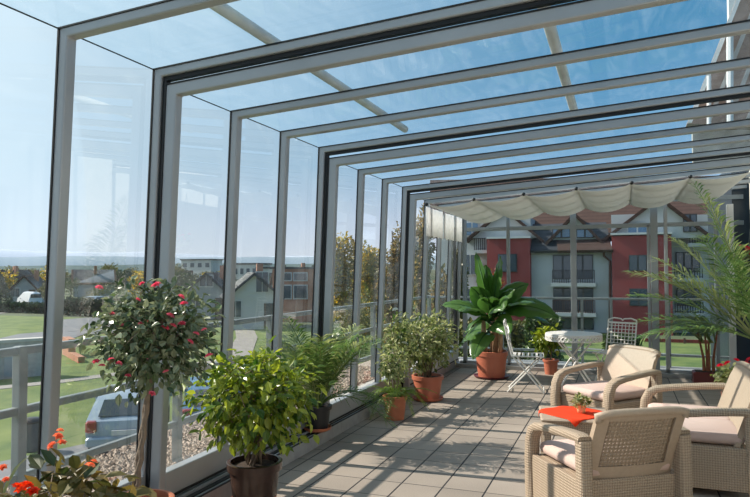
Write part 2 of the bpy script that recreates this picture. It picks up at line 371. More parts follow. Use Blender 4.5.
for a, c in ((-2.29, -.70), (-.62, .36), (.50, 1.22), (1.28, 1.37)):
    MB().box(a, c, YB+.028, YB+.036, .10, 2.15).build('glass_pane', PGLASS, g)
# black locking bar with T handle at the corner
lb = MB().box(-2.47, -2.425, YB-.12, YB-.08, .12, 2.2)
lb.box(-2.50, -2.36, YB-.14, YB-.12, 2.10, 2.14)
lb.build('locking_bar', BLK, g)
# white door jamb on the house side, and the house wall at the right
hw = empty('wall_right', (0, 0, 0), kind='structure')
MB().box(1.375, 1.455, 10.06, 10.14, .0, 2.42).build('door_jamb', WHT, hw, bevel=.006)
PLAST = mat('cream_render', (.66, .60, .52), .9, var=.05, scale=4, bump=.2)
MB().box(WALLX, WALLX+.25, -1.5, 3.2, 0, 2.85).build('plaster', PLAST, hw)
MB().box(WALLX, WALLX+.25, 6.0, 10.0, 0, 2.85).build('plaster', PLAST, hw)
MB().box(WALLX, WALLX+.25, 3.2, 6.0, 2.2, 2.85).build('plaster', PLAST, hw)
DGL = mat('dark_window_glass', (.03, .05, .065), .08, 0, .8)
MB().box(WALLX+.12, WALLX+.14, 3.2, 6.0, 0, 2.2).build('glazing', DGL, hw)
for y in (3.2, 4.55, 5.92): MB().box(WALLX+.06, WALLX+.14, y, y+.08, 0, 2.2).build('door_frame', WHT, hw)
MB().box(1.47, 1.9, 10.30, 13, -3, 3.0).build('annex_wall', mat('blue_grey_panel', (.025, .04, .055), .3), hw)
# upper roof of the house, brown with pale battens, seen through the glass roof
ROOFB = mat('brown_roof_boards', (.30, .21, .17), .8, var=.2, scale=2)
up_ = empty('house_roof', at(700, 120, Y=13), label='brown boarded roof slope with white battens of the house above the glass roof', cat='roof')
o0 = up_.location
def rel(p): return V(p)-o0
a, c = rel(at(687, 124, Y=12.6)), rel(at(744, -20, Y=12.6)); a2, c2_ = rel(at(800, 124, Y=12.6)), rel(at(800, -20, Y=12.6))
MB().prism([(a.x, a.z), (a2.x, a2.z), (c2_.x, c2_.z), (c.x, c.z)], 'y', a.y, a.y+.5).build('roof_boarding', ROOFB, up_)
BATT = mat('grey_batten', (.42, .40, .38), .7)
dv_ = c-a
for k in range(7):
    o1 = a+V((k*.30, -.05, 0)); o2 = o1+dv_
    MB().slab(o1, o1+V((.07, 0, 0)), o2+V((.07, 0, 0)), o2, .05).build('batten', BATT if k else WHT, up_)
c2 = at(709, 126, Y=12.4); c3 = at(709, 76, Y=12.4)
MB().tube([rel(c2), rel(c3)], .035, 8).build('downpipe', WHT, up_)
c2 = at(730, 128, Y=12.4); c3 = at(730, 25, Y=12.4)
MB().tube([rel(c2), rel(c3)], .055, 8).build('downpipe', WHT, up_)
c2 = at(729, 17, Y=19); c3 = at(770, -60, Y=19)
MB().box(c2.x, c2.x+2.2, 19, 19.3, -3, c3.z+1.5, Matrix.Translation(-o0)).build('gable_wall', WHT, up_)
MB().box(at(690, 0, Y=13.4).x, at(770, 0, Y=13.4).x, 13.4, 13.6, at(700, 168, Y=13.4).z, at(700, 126, Y=13.4).z, Matrix.Translation(-o0)).build('fascia', mat('pale_fascia', (.42, .42, .40), .7, var=.15, scale=3), up_)

# ------------------------------------------------------------------ awning and blinds
HX = [-2.27+.60*k for k in range(7)]
aw = empty('shade_awning', (-2.3, 7.9, 2.3), label='cream sagging shade cloth hung on wires under the far glass roof', cat='awning')
b = MB(); NX, NY = 10, 26; vs = []; fs = []
YA, YE = 7.95, 10.1
cols_ = []
for k in range(6):
    for i in range(NX+(k == 5)):
        cols_.append((k+i/NX))
for cidx in cols_:
    k = int(cidx) if cidx < 6 else 5; t = cidx-k
    x = -2.27+.60*cidx
    for j in range(NY+1):
        s_ = j/NY; y = YA+(YE-YA)*s_
        sag = .045+.045*s_+.018*abs(sin(s_*pi*4))
        z = roofz(GD, GZ, x)-.105-sag*sin(pi*t)**.8-.02*s_
        vs.append((x+2.3, y-7.9, z-2.3))
for ci in range(len(cols_)-1):
    for j in range(NY):
        a_ = ci*(NY+1)+j; fs.append((a_, a_+1, a_+NY+2, a_+NY+1))
b.add(vs, fs); cl = b.build('cloth', CREAM, aw, smooth=True); sm = cl.modifiers.new('s', 'SOLIDIFY'); sm.thickness = .003
for x in HX:
    zz = roofz(GD, GZ, x)-.10
    MB().tube([(x+2.3, YA-7.9-.08, zz-2.3), (x+2.3, YE-7.9, zz-2.32)], .004, 6).build('wire', GALV, aw)
    MB().lathe([(.004, -.022), (.020, -.014), (.022, .0), (.020, .014), (.004, .022)], (x+2.3, YA-7.9-.06, zz-2.3), 12).build('hook', BLK, aw, smooth=True)
ys = [8.0, 8.22, 8.89, 9.55, 10.05]
sb = empty('side_blind', (-2.30, 8.0, 2.3), label='ecru cloth blind hanging along the top of the far left glass wall', cat='blind')
for a_, c_ in zip(ys[:-1], ys[1:]):
    bb = MB(); n = 10; vv = []
    for i in range(n+1):
        y = a_+.01+(c_-a_-.02)*i/n; x = -2.31+.012*sin(i*1.7)
        vv.append([V((x+2.30, y-8.0, z-2.3)) for z in (1.96+.01*sin(i*2), 2.15, 2.33)])
    bb.loft(vv, closed=False); q = bb.build('cloth_panel', CREAM2, sb, smooth=True); sm = q.modifiers.new('s', 'SOLIDIFY'); sm.thickness = .003

# ------------------------------------------------------------------ terrace edge, gravel, railing
MB().box(-3.02, -2.80, -1.5, 11.2, -.12, .105).build('trim_4', SLAB, kind='structure')
MB().box(-3.75, -3.02, -1.5, 11.6, -.2, .10).build('gravel_bed', GRAV, kind='structure')
b = MB()
for i in range(7000):
    x = random.uniform(-3.74, -3.03); y = random.uniform(2.0, 9) if i > 1500 else random.uniform(2.3, 5)
    r = random.uniform(.012, .032); c = V((x, y, .10+r*.4)); q = random.uniform(.6, 1.0); an = random.uniform(0, pi)
    ax = V((cos(an), sin(an), 0))*r; ay = V((-sin(an), cos(an), 0))*r*q; az = V((0, 0, r*.55))
    b.add([c+ax, c+ay, c-ax, c-ay, c+az, c-az], [(0, 1, 4), (1, 2, 4), (2, 3, 4), (3, 0, 4), (1, 0, 5), (2, 1, 5), (3, 2, 5), (0, 3, 5)])
b.build('loose_pebbles', PEB, kind='stuff', label='pale brown pebbles along the terrace edge outside the glass', cat='pebbles')
MB().box(-3.7, 4, -3, 11.0, -3.0, -.2).build('trim_5', CONC, kind='structure')
MB().box(-3.02, 2, YB+.2, 11.0, -.2, .05).build('trim_6', CURB, kind='structure')
RX = -3.08
rl = empty('terrace_railing', (RX, 0, .1), label='grey steel railing with three bars outside the left glass wall', cat='railing')
for z in (1.075, .75, .39):
    MB().box(-.02, .02, -1, 10.75, z-.1-.022, z-.1+.022).build('rail', GALV, rl, bevel=.006)
for k in range(-1, 7):
    MB().box(-.028, .028, 2.655+1.36*k, 2.711+1.36*k, 0, 1.0).build('railing_post', GALV, rl, bevel=.006)
rl2 = empty('terrace_railing', (-3.08, 10.8, .06), label='grey steel railing across the far end behind the gable glass', cat='railing')
for z in (1.075, .24):
    MB().box(0, 4.75, -.02, .02, z-.06-.018, z-.06+.018).build('rail', GALV, rl2, bevel=.005)
for x in (-.0, 1.25, 2.5, 2.93, 3.75, 4.7):
    MB().box(x-.02, x+.02, -.02, .02, 0, 1.0).build('railing_post', GALV, rl2)

# ------------------------------------------------------------------ land outside
GZ_ = -2.9
def ground():
    b = MB(); n = 90; vs = []; fs = []
    xs = [-900+1800*i/n for i in range(n+1)]; ysl = [-40+60*j for j in range(40)]
    return MB().box(-1500, 1200, -60, 2500, GZ_-.5, GZ_)
ground().build('ground', GRASS2, kind='structure')
def patch(name, pts, z, mt):
    o = MB().prism([(p[0], p[1]) for p in pts], 'z', GZ_-.1, GZ_+z).build(name, mt, kind='structure'); return o
g2 = lambda u, v: at(u, v, z=GZ_)
patch('lawn', [(-60, -5), (8, -5), (14, 46), (-27, 46), (-40, 50), (-60, 50)], .01, GRASS)
def strip(name, px, wdt, z, mt, world=None):
    pts = world or [g2(*q) for q in px]; L = []; Rr = []
    for i, p in enumerate(pts):
        p = V((p[0], p[1], 0)); a = V(pts[max(i-1, 0)][:2]); c = V(pts[min(i+1, len(pts)-1)][:2]); d = (c-a).normalized(); n = V((-d.y, d.x, 0))*wdt/2
        L.append(p+n); Rr.append(p-n)
    b = MB()
    for i in range(len(pts)-1):
        q = [L[i], L[i+1], Rr[i+1], Rr[i]]
        b.loft([[V((k.x, k.y, GZ_-.1)) for k in q], [V((k.x, k.y, GZ_+z)) for k in q]])
    return b.build(name, mt, kind='structure')
strip('road', [(-60, 318), (0, 312.5), (45, 311), (75, 310.5)], 3.2, .03, PATH)
strip('road', [(-10, 351), (20, 343.5), (50, 335), (110, 330), (190, 327)], 5.0, .04, ASPH)
patch('parking_apron', [g2(62, 320), g2(100, 317), g2(125, 327), g2(62, 333)], .05, ASPH)
strip('path', [(-20, 390), (60, 382), (120, 374), (180, 366), (245, 359)], .8, .03, PATH)
strip('path', [(228, 370), (240, 352), (247, 338), (243, 325)], 1.4, .04, PATH)
strip('path', [(560, 347), (640, 353), (720, 357)], .5, .03, ASPH)
# distant ridges as long low hills
def ridge(dist, x0, x1, h0, amp, mt, seed, depth=250):
    rnd = random.Random(seed); n = 120; m_ = 8; vs = []; fs = []
    ph = [rnd.uniform(0, 6.28) for _ in range(6)]
    for i in range(n+1):
        a = x0+(x1-x0)*i/n
        hgt = h0+amp*(.5*sin(a*5+ph[0])+.3*sin(a*11+ph[1])+.12*sin(a*29+ph[2])+.06*sin(a*67+ph[3]))
        for j in range(m_+1):
            t = j/m_; rr = dist+depth*t
            vs.append((rr*sin(a), rr*cos(a), GZ_-1+(hgt+1)*sin(pi*t*.9)**.8 if j else GZ_-1))
    for i in range(n):
        for j in range(m_):
            q = i*(m_+1)+j; fs.append((q, q+1, q+m_+2, q+m_+1))
    return MB().add(vs, fs).build('hill', mt, smooth=True, kind='structure')
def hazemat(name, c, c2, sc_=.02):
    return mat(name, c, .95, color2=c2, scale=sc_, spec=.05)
ridge(2100, -1.2, .5, 76, 24, hazemat('far_hill', (.50, .56, .66), (.54, .60, .68), .004), 3, 400)  # pale blue distance haze is painted into the hill colours
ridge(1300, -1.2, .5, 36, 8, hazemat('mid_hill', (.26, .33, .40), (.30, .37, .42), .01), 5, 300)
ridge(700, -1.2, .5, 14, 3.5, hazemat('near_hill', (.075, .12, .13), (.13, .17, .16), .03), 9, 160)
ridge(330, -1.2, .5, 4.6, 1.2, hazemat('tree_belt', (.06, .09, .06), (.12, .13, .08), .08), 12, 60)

# ------------------------------------------------------------------ trees and shrubs outside
LT_ = 0
LT = {'green': leafmat('tree_leaves_green', (.035, .065, .02), (.10, .14, .04), .2),
      'dark': leafmat('tree_leaves_dark', (.018, .04, .022), (.05, .08, .04), .15),
      'gold': leafmat('tree_leaves_gold', (.50, .32, .05), (.78, .55, .12), .5, c3=(.14, .16, .04)),
      'brown': leafmat('tree_leaves_brown', (.32, .21, .08), (.62, .45, .22), .45, c3=(.10, .11, .04)),
      'olive': leafmat('tree_leaves_olive', (.08, .09, .03), (.20, .18, .06), .25),
      'red': leafmat('tree_leaves_rust', (.25, .07, .03), (.38, .14, .05), .25)}
def tree(x, y, h, rx, kind, label, z0=GZ_, base=.15, n=None, ls=None, cat='tree', shape='round', name='garden_tree', group=None):
    e = empty(name, (x, y, z0), label=label, cat=cat, group=group)
    cz = h*(base+1)/2; rz = h*(1-base)/2
    t = MB(); t.tube([(0, 0, 0), (.02*h, .01*h, h*.45), (0, 0, h*.9)], [h*.022, h*.014, h*.004], 7)
    lobes = []
    for i in range(9):
        a = random.uniform(0, 2*pi); rr = random.uniform(.25, .6)*rx; zz = cz+random.uniform(-.6, .6)*rz
        if shape == 'cone': rr *= max(.15, 1-(zz-base*h)/(h*(1-base)))
        lobes.append((V((rr*cos(a), rr*sin(a), zz)), random.uniform(.4, .62)))
        t.tube([(0, 0, zz*.55), (rr*cos(a)*.8, rr*sin(a)*.8, zz)], [h*.008, h*.002], 5)
    t.build('trunk', BARKD, e)
    f = MB(); ls = ls or h*.035; n = n or 1500
    for i in range(n):
        if shape == 'cone':
            s_ = random.random()**.6; zz = h*(base+(1-base)*(1-s_)); rr = rx*s_*random.uniform(.55, 1.0); a = random.uniform(0, 2*pi)
            p = V((rr*cos(a), rr*sin(a), zz)); d = V((cos(a), sin(a), -.4))
        elif shape == 'column':
            zz = h*random.uniform(base, 1); k = sqrt(max(0, 1-((zz/h-base)/(1-base)*2-1)**4)); a = random.uniform(0, 2*pi); rr = rx*k*sqrt(random.random())
            p = V((rr*cos(a), rr*sin(a), zz)); d = V((cos(a), sin(a), .6))
        else:
            c, q = random.choice(lobes); dv = V((random.gauss(0, 1), random.gauss(0, 1), random.gauss(0, 1))).normalized()
            s_ = random.random()**.4*q; p = c+V((dv.x*rx*s_, dv.y*rx*s_, dv.z*rz*s_)); d = dv+V((0, 0, -.3))
        nr = V((random.gauss(0, 1), random.gauss(0, 1), random.gauss(0, 1)+.6))
        f.leaf(p, d+V((random.gauss(0, .5), random.gauss(0, .5), random.gauss(0, .5))), nr, ls*random.uniform(.7, 1.4), ls*random.uniform(.5, .9))
    f.build('foliage', LT[kind], e); return e
def pt(u0, u1, v0, v1, dist_y, kind, label, **k):
    """a tree whose crown top is on sight line v0, standing on the ground at depth dist_y"""
    u = (u0+u1)/2; top = at(u, v0, Y=dist_y); a_, c_ = at(u0, v0, Y=dist_y), at(u1, v0, Y=dist_y)
    dx = (c_-a_).length; dx *= (F_PX/((at(u,270,Y=dist_y)-CAM).length*0+F_PX))
    dep = (top-CAM).dot(fw); rx = (u1-u0)*dep/F_PX/2
    z0 = k.pop('z0', GZ_)
    return tree(top.x, top.y, top.z-z0, rx, kind, label, z0=z0, **k)
T = [
 (-22, 14, 263, 62, 'dark', 'tall dark tree at the left edge before the white gabled house', dict(shape='cone', n=3000, base=.03)),
 (38, 58, 278, 66, 'olive', 'bare brownish tree just left of the nearest glass post', dict(n=1200)),
 (60, 82, 277, 82, 'green', 'bushy green tree just right of the nearest glass post', dict(n=1500)),
 (78, 112, 284, 66, 'olive', 'yellowing broad tree across the car park', dict(n=1800)),
 (105, 128, 280, 90, 'green', 'dark broad tree behind the pink flowered standard', dict(n=1400)),
 (166, 192, 268, 70, 'dark', 'dark tree left of the grey gabled house', dict(n=1600)),
 (180, 202, 276, 78, 'green', 'lower green tree touching the grey gabled house', dict(n=1300)),
 (205, 228, 268, 92, 'dark', 'dark tree rising behind the grey gabled house', dict(n=1300)),
 (324, 360, 238, 38, 'gold', 'golden birch with an upright crown left of the second glass post group', dict(n=4200, base=.1, ls=.20)),
 (350, 388, 234, 41, 'gold', 'broad golden autumn tree behind the middle glass module', dict(n=5200, base=.05, ls=.20)),
 (376, 408, 218, 36, 'brown', 'tall thin-leaved brown birch behind the middle glass module', dict(n=4600, base=.05, ls=.20)),
 (404, 432, 214, 33, 'brown', 'tall brown birch behind the far left glass posts', dict(n=4600, base=.02, ls=.19)),
 (424, 452, 232, 31, 'brown', 'brown tree beside the corner of the glass room', dict(n=3000, base=.02)),
 (440, 466, 250, 36, 'olive', 'olive tree at the far left corner of the glass room', dict(n=2400, base=.02)),
 (486, 506, 270, 41, 'red', 'rust coloured tree in front of the left red block', dict(n=700, base=.2)),
 (340, 372, 290, 30, 'olive', 'round olive bush under the golden birch', dict(n=1800, base=.0)),
 (310, 336, 306, 33, 'green', 'round green bush by the brick house', dict(n=1500, base=0)),
]
for u0, u1, v0, dy, kd, lb_, kw in T:
    pt(u0, u1, v0, 0, dy, kd, lb_, **kw)
for i, u in enumerate((284, 290, 297, 303, 309, 315)):
    pt(u-1.9, u+1.9, 265+(i*37 % 5), 0, 150, 'dark', 'dark fir on the skyline above the brick house', shape='cone', n=500, group='skyline firs', name='fir_tree', ls=.9)
def hedge(u0, u1, v0, v1, Y, kind, label, n=2500, dep=1.2, name='hedge', z0=GZ_, ls=.16):
    a, c = at(u0, v0, Y=Y), at(u1, v0, Y=Y); z1 = (a.z+c.z)/2; e = MB()
    for i in range(n):
        p = V((random.uniform(a.x, c.x), Y+random.uniform(-dep/2, dep/2), z0+(z1-z0)*sqrt(random.random())+random.uniform(-.1, .1)))
        e.leaf(p, V((random.gauss(0, 1), random.gauss(0, 1)-.5, random.gauss(0, 1))), V((random.gauss(0, 1), random.gauss(0, 1), 1)), ls*1.3, ls)
    c0 = V(((a.x+c.x)/2, Y, z0)); e.v = [tuple(V(q)-c0) for q in e.v]
    o = e.build(name, LT[kind], label=label, cat='hedge'); o.location = c0; return o
hedge(-30, 62, 304, 0, 54, 'dark', 'long dark clipped hedge along the pale road at the left', 3500, ls=.3)
hedge(62, 120, 300, 0, 52, 'dark', 'dark hedge behind the car park by the nearest glass post', 2500, ls=.3)
hedge(430, 530, 322, 0, 30, 'olive', 'mixed olive hedge behind the banana plant', 3500)
hedge(528, 560, 318, 0, 27, 'green', 'green shrub bed behind the small potted plant', 2000)
hedge(605, 640, 336, 0, 36, 'green', 'low green hedge behind the lattice-backed white chair', 1500)
# ------------------------------------------------------------------ houses
RW = mat('white_render', (.62, .62, .60), .9, var=.04, scale=.6)
RG = mat('grey_render', (.34, .36, .38), .9, var=.05, scale=.6)
RBR = mat('orange_brick', (.42, .20, .13), .9, var=.15, scale=3)
TILER = stripemat('brown_roof_tiles', (.075, .046, .038), (.055, .034, .028), 2, .3, .25)
TILED = stripemat('slate_roof_tiles', (.055, .06, .07), (.035, .04, .045), 2, .3, .25)
WIN = mat('window_glass', (.05, .075, .10), .1, 0, .8)
WINB = mat('blue_window_glass', (.10, .20, .32), .1, 0, .8)
FRW = mat('white_window_frame', (.6, .6, .6), .5)
def house(u, v, Y, w, d, h, rh, rz, wall, roof, label, wins=(), name='house'):
    """gabled house; gable faces local -Y; w wide, d deep, h to eaves, rh ridge rise"""
    p = at(u, v, Y=Y); e = empty(name, (p.x, p.y, GZ_), rz, label, 'house')
    MB().prism([(-w/2, 0), (w/2, 0), (w/2, h), (0, h+rh), (-w/2, h)], 'y', 0, d).build('wall', wall, e)
    r = MB(); o_ = .35
    for s in (-1, 1):
        x1 = s*(w/2+o_); z1 = h-rh*o_/(w/2)
        r.slab((0, -o_, h+rh), (x1, -o_, z1), (x1, d+o_, z1), (0, d+o_, h+rh), -.18 if s > 0 else .18)
    r.build('roof', roof, e)
    MB().box(w*.12, w*.12+.5, d*.5, d*.5+.5, h+rh*.5, h+rh+.7).build('chimney', RBR, e)
    for (x, z, ww, hh) in wins:
        f = MB().box(x-ww/2-.08, x+ww/2+.08, -.05, .02, z-.08, z+hh+.08).build('window', FRW, e)
        MB().box(x-ww/2, x-.03, -.07, -.04, z, z+hh).box(x+.03, x+ww/2, -.07, -.04, z, z+hh).build('pane', WIN, f)
    MB().box(w*.3-.45, w*.3+.45, -.06, .02, 0, 2.0).build('door', BARKD, e)
    return e
house(24, 300, 70, 3.6, 5, 2.2, 1.9, .5, RG, TILER, 'pale gabled house with a brown roof at the far left', [(-1.2, 1.0, 1.2, 1.2)])
house(206, 322, 52, 4.4, 6, 2.5, 1.9, .35, RG, TILED, 'small grey gabled house left of the white one', [(-1, 1, 1, 1), (0, 3.1, 1.2, 1)])
house(254, 340, 44, 4.0, 5, 2.7, 1.7, .65, RW, TILED, 'white gabled house with a blue attic window beside the paved path', [(.6, 2.9, .9, 1.5), (1.3, .8, .8, 1.2), (-1.4, 1, .8, 1.2)])
# flat-roofed brick house with big white-framed windows
p = at(297, 325, Y=52); e = empty('house', (p.x, p.y, GZ_), .35, 'flat roofed orange brick house with large white framed windows', 'house')
MB().box(-2.2, 1.6, 0, 6, 0, 4.7).build('wall', RBR, e); MB().box(-2.4, 1.8, -.2, 6.2, 4.7, 4.85).build('roof', TILED, e)
for x in (-1.75, -.35):
    for z, hh in ((3.6, .8), (2.0, 1.3)):
        f = MB().box(x, x+1.3, -.06, .02, z, z+hh).build('window', FRW, e)
        MB().box(x+.1, x+1.2, -.09, -.05, z+.1, z+hh-.1).build('pane', WIN, f)
house(318, 318, 66, 3.0, 5, 3.0, 1.5, .45, mat('dark_red_render', (.24, .06, .06), .9), TILER, 'narrow dark red house right of the brick house', [(0, 3, .8, .9)])
# white modern blocks on the skyline
for (u, v, Y, w_, h_, l) in ((196, 268, 170, 11, 8.2, 'long low white block on the skyline left of the second post group'), (172, 272, 190, 8, 6, 'small white block on the skyline at the left'), (245, 272, 130, 6.5, 6.2, 'bright white flat block on the skyline above the white gabled house'), (268, 275, 120, 5, 5.2, 'white low block on the skyline left of the brick house'), (225, 272, 200, 9, 6, 'pale block on the skyline behind the dark tree')):
    p = at(u, v, Y=Y); e = empty('office_block', (p.x, p.y, GZ_), 0, l, 'building')
    MB().box(-w_/2, w_/2, 0, 6, 0, h_).build('wall', RW, e); MB().box(-w_/2-.3, w_/2+.3, -.3, 6.3, h_, h_+.35).build('roof', TILED, e)
    for k in range(4):
        f = MB().box(-w_/2+w_*(k+.25)/4, -w_/2+w_*(k+.75)/4, -.06, .02, h_-2.2, h_-.9).build('window', WIN, e)
# village beyond: distant trees and houses
def tree_copy(src, loc, s, rz):
    r = src.copy(); col.objects.link(r); r.location = loc; r.scale = (s, s, s*random.uniform(.85, 1.15)); r.rotation_euler.z = rz
    for ch in src.children: c = ch.copy(); col.objects.link(c); c.parent = r
    return r
protos = []
TL = {'dark': 'dark green distant tree in the village below the skyline', 'olive': 'olive brown distant tree in the village below the skyline', 'gold': 'yellow autumn distant tree in the village below the skyline'}
rv = random.Random(21); taken = []
avoid = [(q.location.x, q.location.y) for q in bpy.data.objects if q.parent is None and q.name.split('.')[0] in ('house', 'garden_tree')]
avoid += [tuple(at(u, v, Y=Y)[:2]) for u, v, Y in ((196, 268, 170), (172, 272, 190), (245, 272, 130), (268, 275, 120), (225, 272, 200))]+[tuple(at(u, v, z=GZ_)[:2]) for u, v in ((36, 307), (103, 308))]
spots = []
while len(spots) < 58:
    a = R_(rv.uniform(-51, -29)); dd_ = rv.uniform(92, 240); x, y = dd_*sin(a), dd_*cos(a)
    if all((x-q[0])**2+(y-q[1])**2 > 100 for q in spots) and all((x-q[0])**2+(y-q[1])**2 > 130 for q in avoid): spots.append((x, y))
for k, (x, y) in enumerate(spots):
    kd = ('dark', 'dark', 'olive', 'gold', 'olive')[k % 5]
    if k % 9 == 4:
        e_ = house(375, 270, y, rv.uniform(6, 8), 7, 2.6, 2.4, rv.uniform(-1.2, .2), RW if k % 2 else RG, TILER, 'small gabled house far off in the village below the skyline', [(-1.3, 1, 1, 1.1), (1.3, 1, 1, 1.1)])
        e_.location = (x, y, GZ_); e_['group'] = 'village houses'; continue
    pr = [q for q in protos if q[0] == kd]
    s_ = rv.uniform(.75, 1.15)
    if not pr:
        protos.append((kd, tree(x, y, 5.2, 2.4, kd, TL[kd], n=900, ls=.42, name='distant_tree', group=kd+' village trees')))
    else: tree_copy(pr[0][1], (x, y, GZ_), s_, rv.uniform(0, 6))
# low wall at the left with grey doors
p = at(20, 378, z=GZ_); e = empty('garden_wall', p, atan2(22.4-18.5, -20.0+22.3), 'low pale concrete wall with grey doors at the far left', 'wall')
MB().box(-4, 1.0, 0, .4, 0, 1.5).build('masonry', CONC, e)
MB().box(-4.1, 1.1, -.05, .5, 1.5, 1.62).build('coping', SLAB, e)
MB().box(-.6, .1, -.05, .02, .1, 1.25).build('door', RG, e)
MB().box(-2.2, -1.4, -.05, .02, .1, 1.25).build('door', RG, e)
p = at(65, 356, z=GZ_); e = empty('brick_pier', (p.x, p.y, GZ_), -.6, 'short orange brick garden wall by the nearest glass post', 'wall')
MB().box(-.8, .9, 0, .35, 0, .95).build('masonry', RBR, e); MB().box(.9, 3.4, 0, .3, 0, .3).build('kerb', RBR, e)
# litter bin on the lawn
p = at(31, 451, z=GZ_); e = empty('litter_bin', p, 0, 'dark grey round litter bin on the lawn at the left', 'bin')
MB().lathe([(.20, 0), (.21, .05), (.22, .7), (.23, .72)], n=20).build('drum', mat('grey_bin_plastic', (.09, .10, .11), .6), e, smooth=True)
MB().lathe([(.235, .70), (.24, .74), (.2, .80), (.05, .82)], n=20).build('lid', DPOT, e, smooth=True)

# ------------------------------------------------------------------ apartment building beyond the gable
AB = 50.0
ab = empty('apartment_building', (at(560, 300, Y=AB).x, AB, GZ_), 0, 'large apartment block of red and white sections under brown tiled roofs', 'building')
OX = ab.location
def X(u, v=270, Y=AB): return at(u, v, Y=Y).x-OX.x
def Z(v, u=575, Y=AB): return at(u, v, Y=Y).z-OX.z
REDR = mat('brick_red_render', (.30, .062, .06), .9, var=.06, scale=.8)
BW = mat('pale_grey_render', (.50, .52, .53), .9, var=.05, scale=.5)
BROWN = mat('brown_gutter', (.12, .06, .045), .6)
def blk(nm, u0, u1, v0, v1, mt, y0=0, y1=6, vr=None):
    return MB().box(X(u0, 270, AB+y0), X(u1, 270, AB+y0), y0, y1, (Z(v1, (u0+u1)/2, AB+y0) if v1 < 326 else 0), Z(v0, (u0+u1)/2, AB+y0)).build(nm, mt, ab)
blk('white_wing', 440, 488, 214, 330, BW, 1.0, 8)
blk('red_block', 487, 530, 237, 330, REDR, -.8, 7)
blk('attic_wall', 489, 531, 218, 237, BW, .6, 7)
blk('white_block', 529, 614, 249, 330, BW, 0, 8)
blk('red_block', 612, 672, 235.5, 330, REDR, -.8, 7)
blk('attic_wall', 612, 668, 214, 236, BW, .6, 7)
blk('white_wing', 668, 775, 214, 330, BW, 1.6, 9)
for u0, u1, v in ((487, 531, 236), (611, 673, 234.8)):
    MB().box(X(u0, 270, AB-.9), X(u1, 270, AB-.9), -1.0, 1.2, Z(v+1.2, 570, AB-.9), Z(v-.8, 570, AB-.9)).build('white_coping', FRW, ab)
# mansard above the white section and main roof
def rslab(nm, pts, mt, t=.25):
    P = []
    for (u, v, y) in pts:
        q = at(u, v, Y=AB+y); P.append(q-V(OX))
    return MB().slab(*P, -t).build(nm, mt, ab)
rslab('main_roof', [(430, 236, 2.0), (760, 232, 2.0), (760, 175, 9), (430, 180, 9)], TILER)
rslab('mansard_slope', [(521, 251, -.6), (612, 249, -.6), (606, 222, 1.9), (512, 225, 1.9)], TILED)
rslab('eave_slope', [(558, 250.5, -1.0), (613, 249.5, -1.0), (608, 238, .3), (556, 239, .3)], TILER)
# dormer gable over the white section
def gable(u0, u1, vb, va, y0, y1, wall, trimw=True):
    um = (u0+u1)/2; a_, c_, t_ = at(u0, vb, Y=AB+y0)-V(OX), at(u1, vb, Y=AB+y0)-V(OX), at(um, va, Y=AB+y0)-V(OX)
    MB().prism([(a_.x, a_.z), (c_.x, c_.z), (t_.x, t_.z)], 'y', y0, y1).build('gable_wall', wall, ab)
    ov = .5
    for q, s in ((a_, -1), (c_, 1)):
        dv = (q-t_).normalized()*ov
        MB().slab((t_.x, y0-ov, t_.z+.1), (q.x+dv.x, y0-ov, q.z+dv.z+.1), (q.x+dv.x, y1+1.5, q.z+dv.z+.1), (t_.x, y1+1.5, t_.z+.1), .2*s*-1).build('gable_roof', TILER, ab)
gable(550, 600, 240, 214, .2, 5, BW)
gable(606, 712, 238, 198, .4, 6, BW)
gable(470, 540, 238, 209, .4, 6, BW)
def win(u0, u1, v0, v1, y, g_=WIN, n=2, fr=FRW):
    a_, c_ = X(u0, 270, AB+y), X(u1, 270, AB+y); z0, z1 = Z(v1, (u0+u1)/2, AB+y), Z(v0, (u0+u1)/2, AB+y)
    f = MB().box(a_, c_, y-.06, y+.04, z0, z1).build('window', fr, ab); b = MB(); w_ = (c_-a_)/n
    for k in range(n): b.box(a_+w_*k+.06, a_+w_*(k+1)-.06, y-.09, y-.05, z0+.07, z1-.07)
    b.build('pane', g_, f)
DFR = mat('dark_window_frame', (.05, .05, .055), .6)
win(498, 517, 254, 272, -.82, fr=DFR); win(498, 517, 289, 306, -.82, fr=DFR)
win(629, 647, 255, 271, -.82, fr=DFR); win(629, 647, 288.5, 306, -.82, fr=DFR)
win(502, 520, 224, 236, .55, WINB, fr=FRW); win(628, 648, 223, 234.5, .35, WINB)
win(553, 593, 255, 279, -.03, WIN, 4, DFR); win(553, 593, 288, 311, -.03, WIN, 4, DFR); win(553, 593, 318, 329, -.03, WIN, 4, DFR)
win(553, 571, 227, 238, .12, WINB, 2, DFR); win(577, 594, 229, 238, .12, WINB, 2, DFR)
win(466, 479, 222, 236, .9, WINB, 2, FRW); win(463, 478, 254, 275, .9, WIN, 2, FRW); win(463, 478, 288, 306, .9, WIN, 2, FRW)
win(676, 700, 252, 272, 1.5, WIN, 3, DFR); win(676, 700, 288, 306, 1.5, WIN, 3, DFR); win(684, 698, 214, 232, .35, WIN, 2, DFR); win(712, 730, 250, 275, 1.5, WIN, 2, DFR); win(712, 730, 288, 306, 1.5, WIN, 2, DFR)
def balcony(u0, u1, v0, v1, y, mt, bars=True):
    a_, c_ = X(u0, 270, AB+y), X(u1, 270, AB+y); z0, z1 = Z(v1, (u0+u1)/2, AB+y), Z(v0, (u0+u1)/2, AB+y)
    f = MB().box(a_-.1, c_+.1, y, y+1.2, z0-.25, z0).build('balcony', BW, ab); b = MB()
    b.box(a_, c_, y+.02, y+.07, z1-.06, z1); b.box(a_, c_, y+.02, y+.07, z0+.05, z0+.1)
    k = a_
    while k < c_: b.box(k, k+.06, y+.02, y+.06, z0, z1); k += .16
    b.build('balustrade', mt, f)
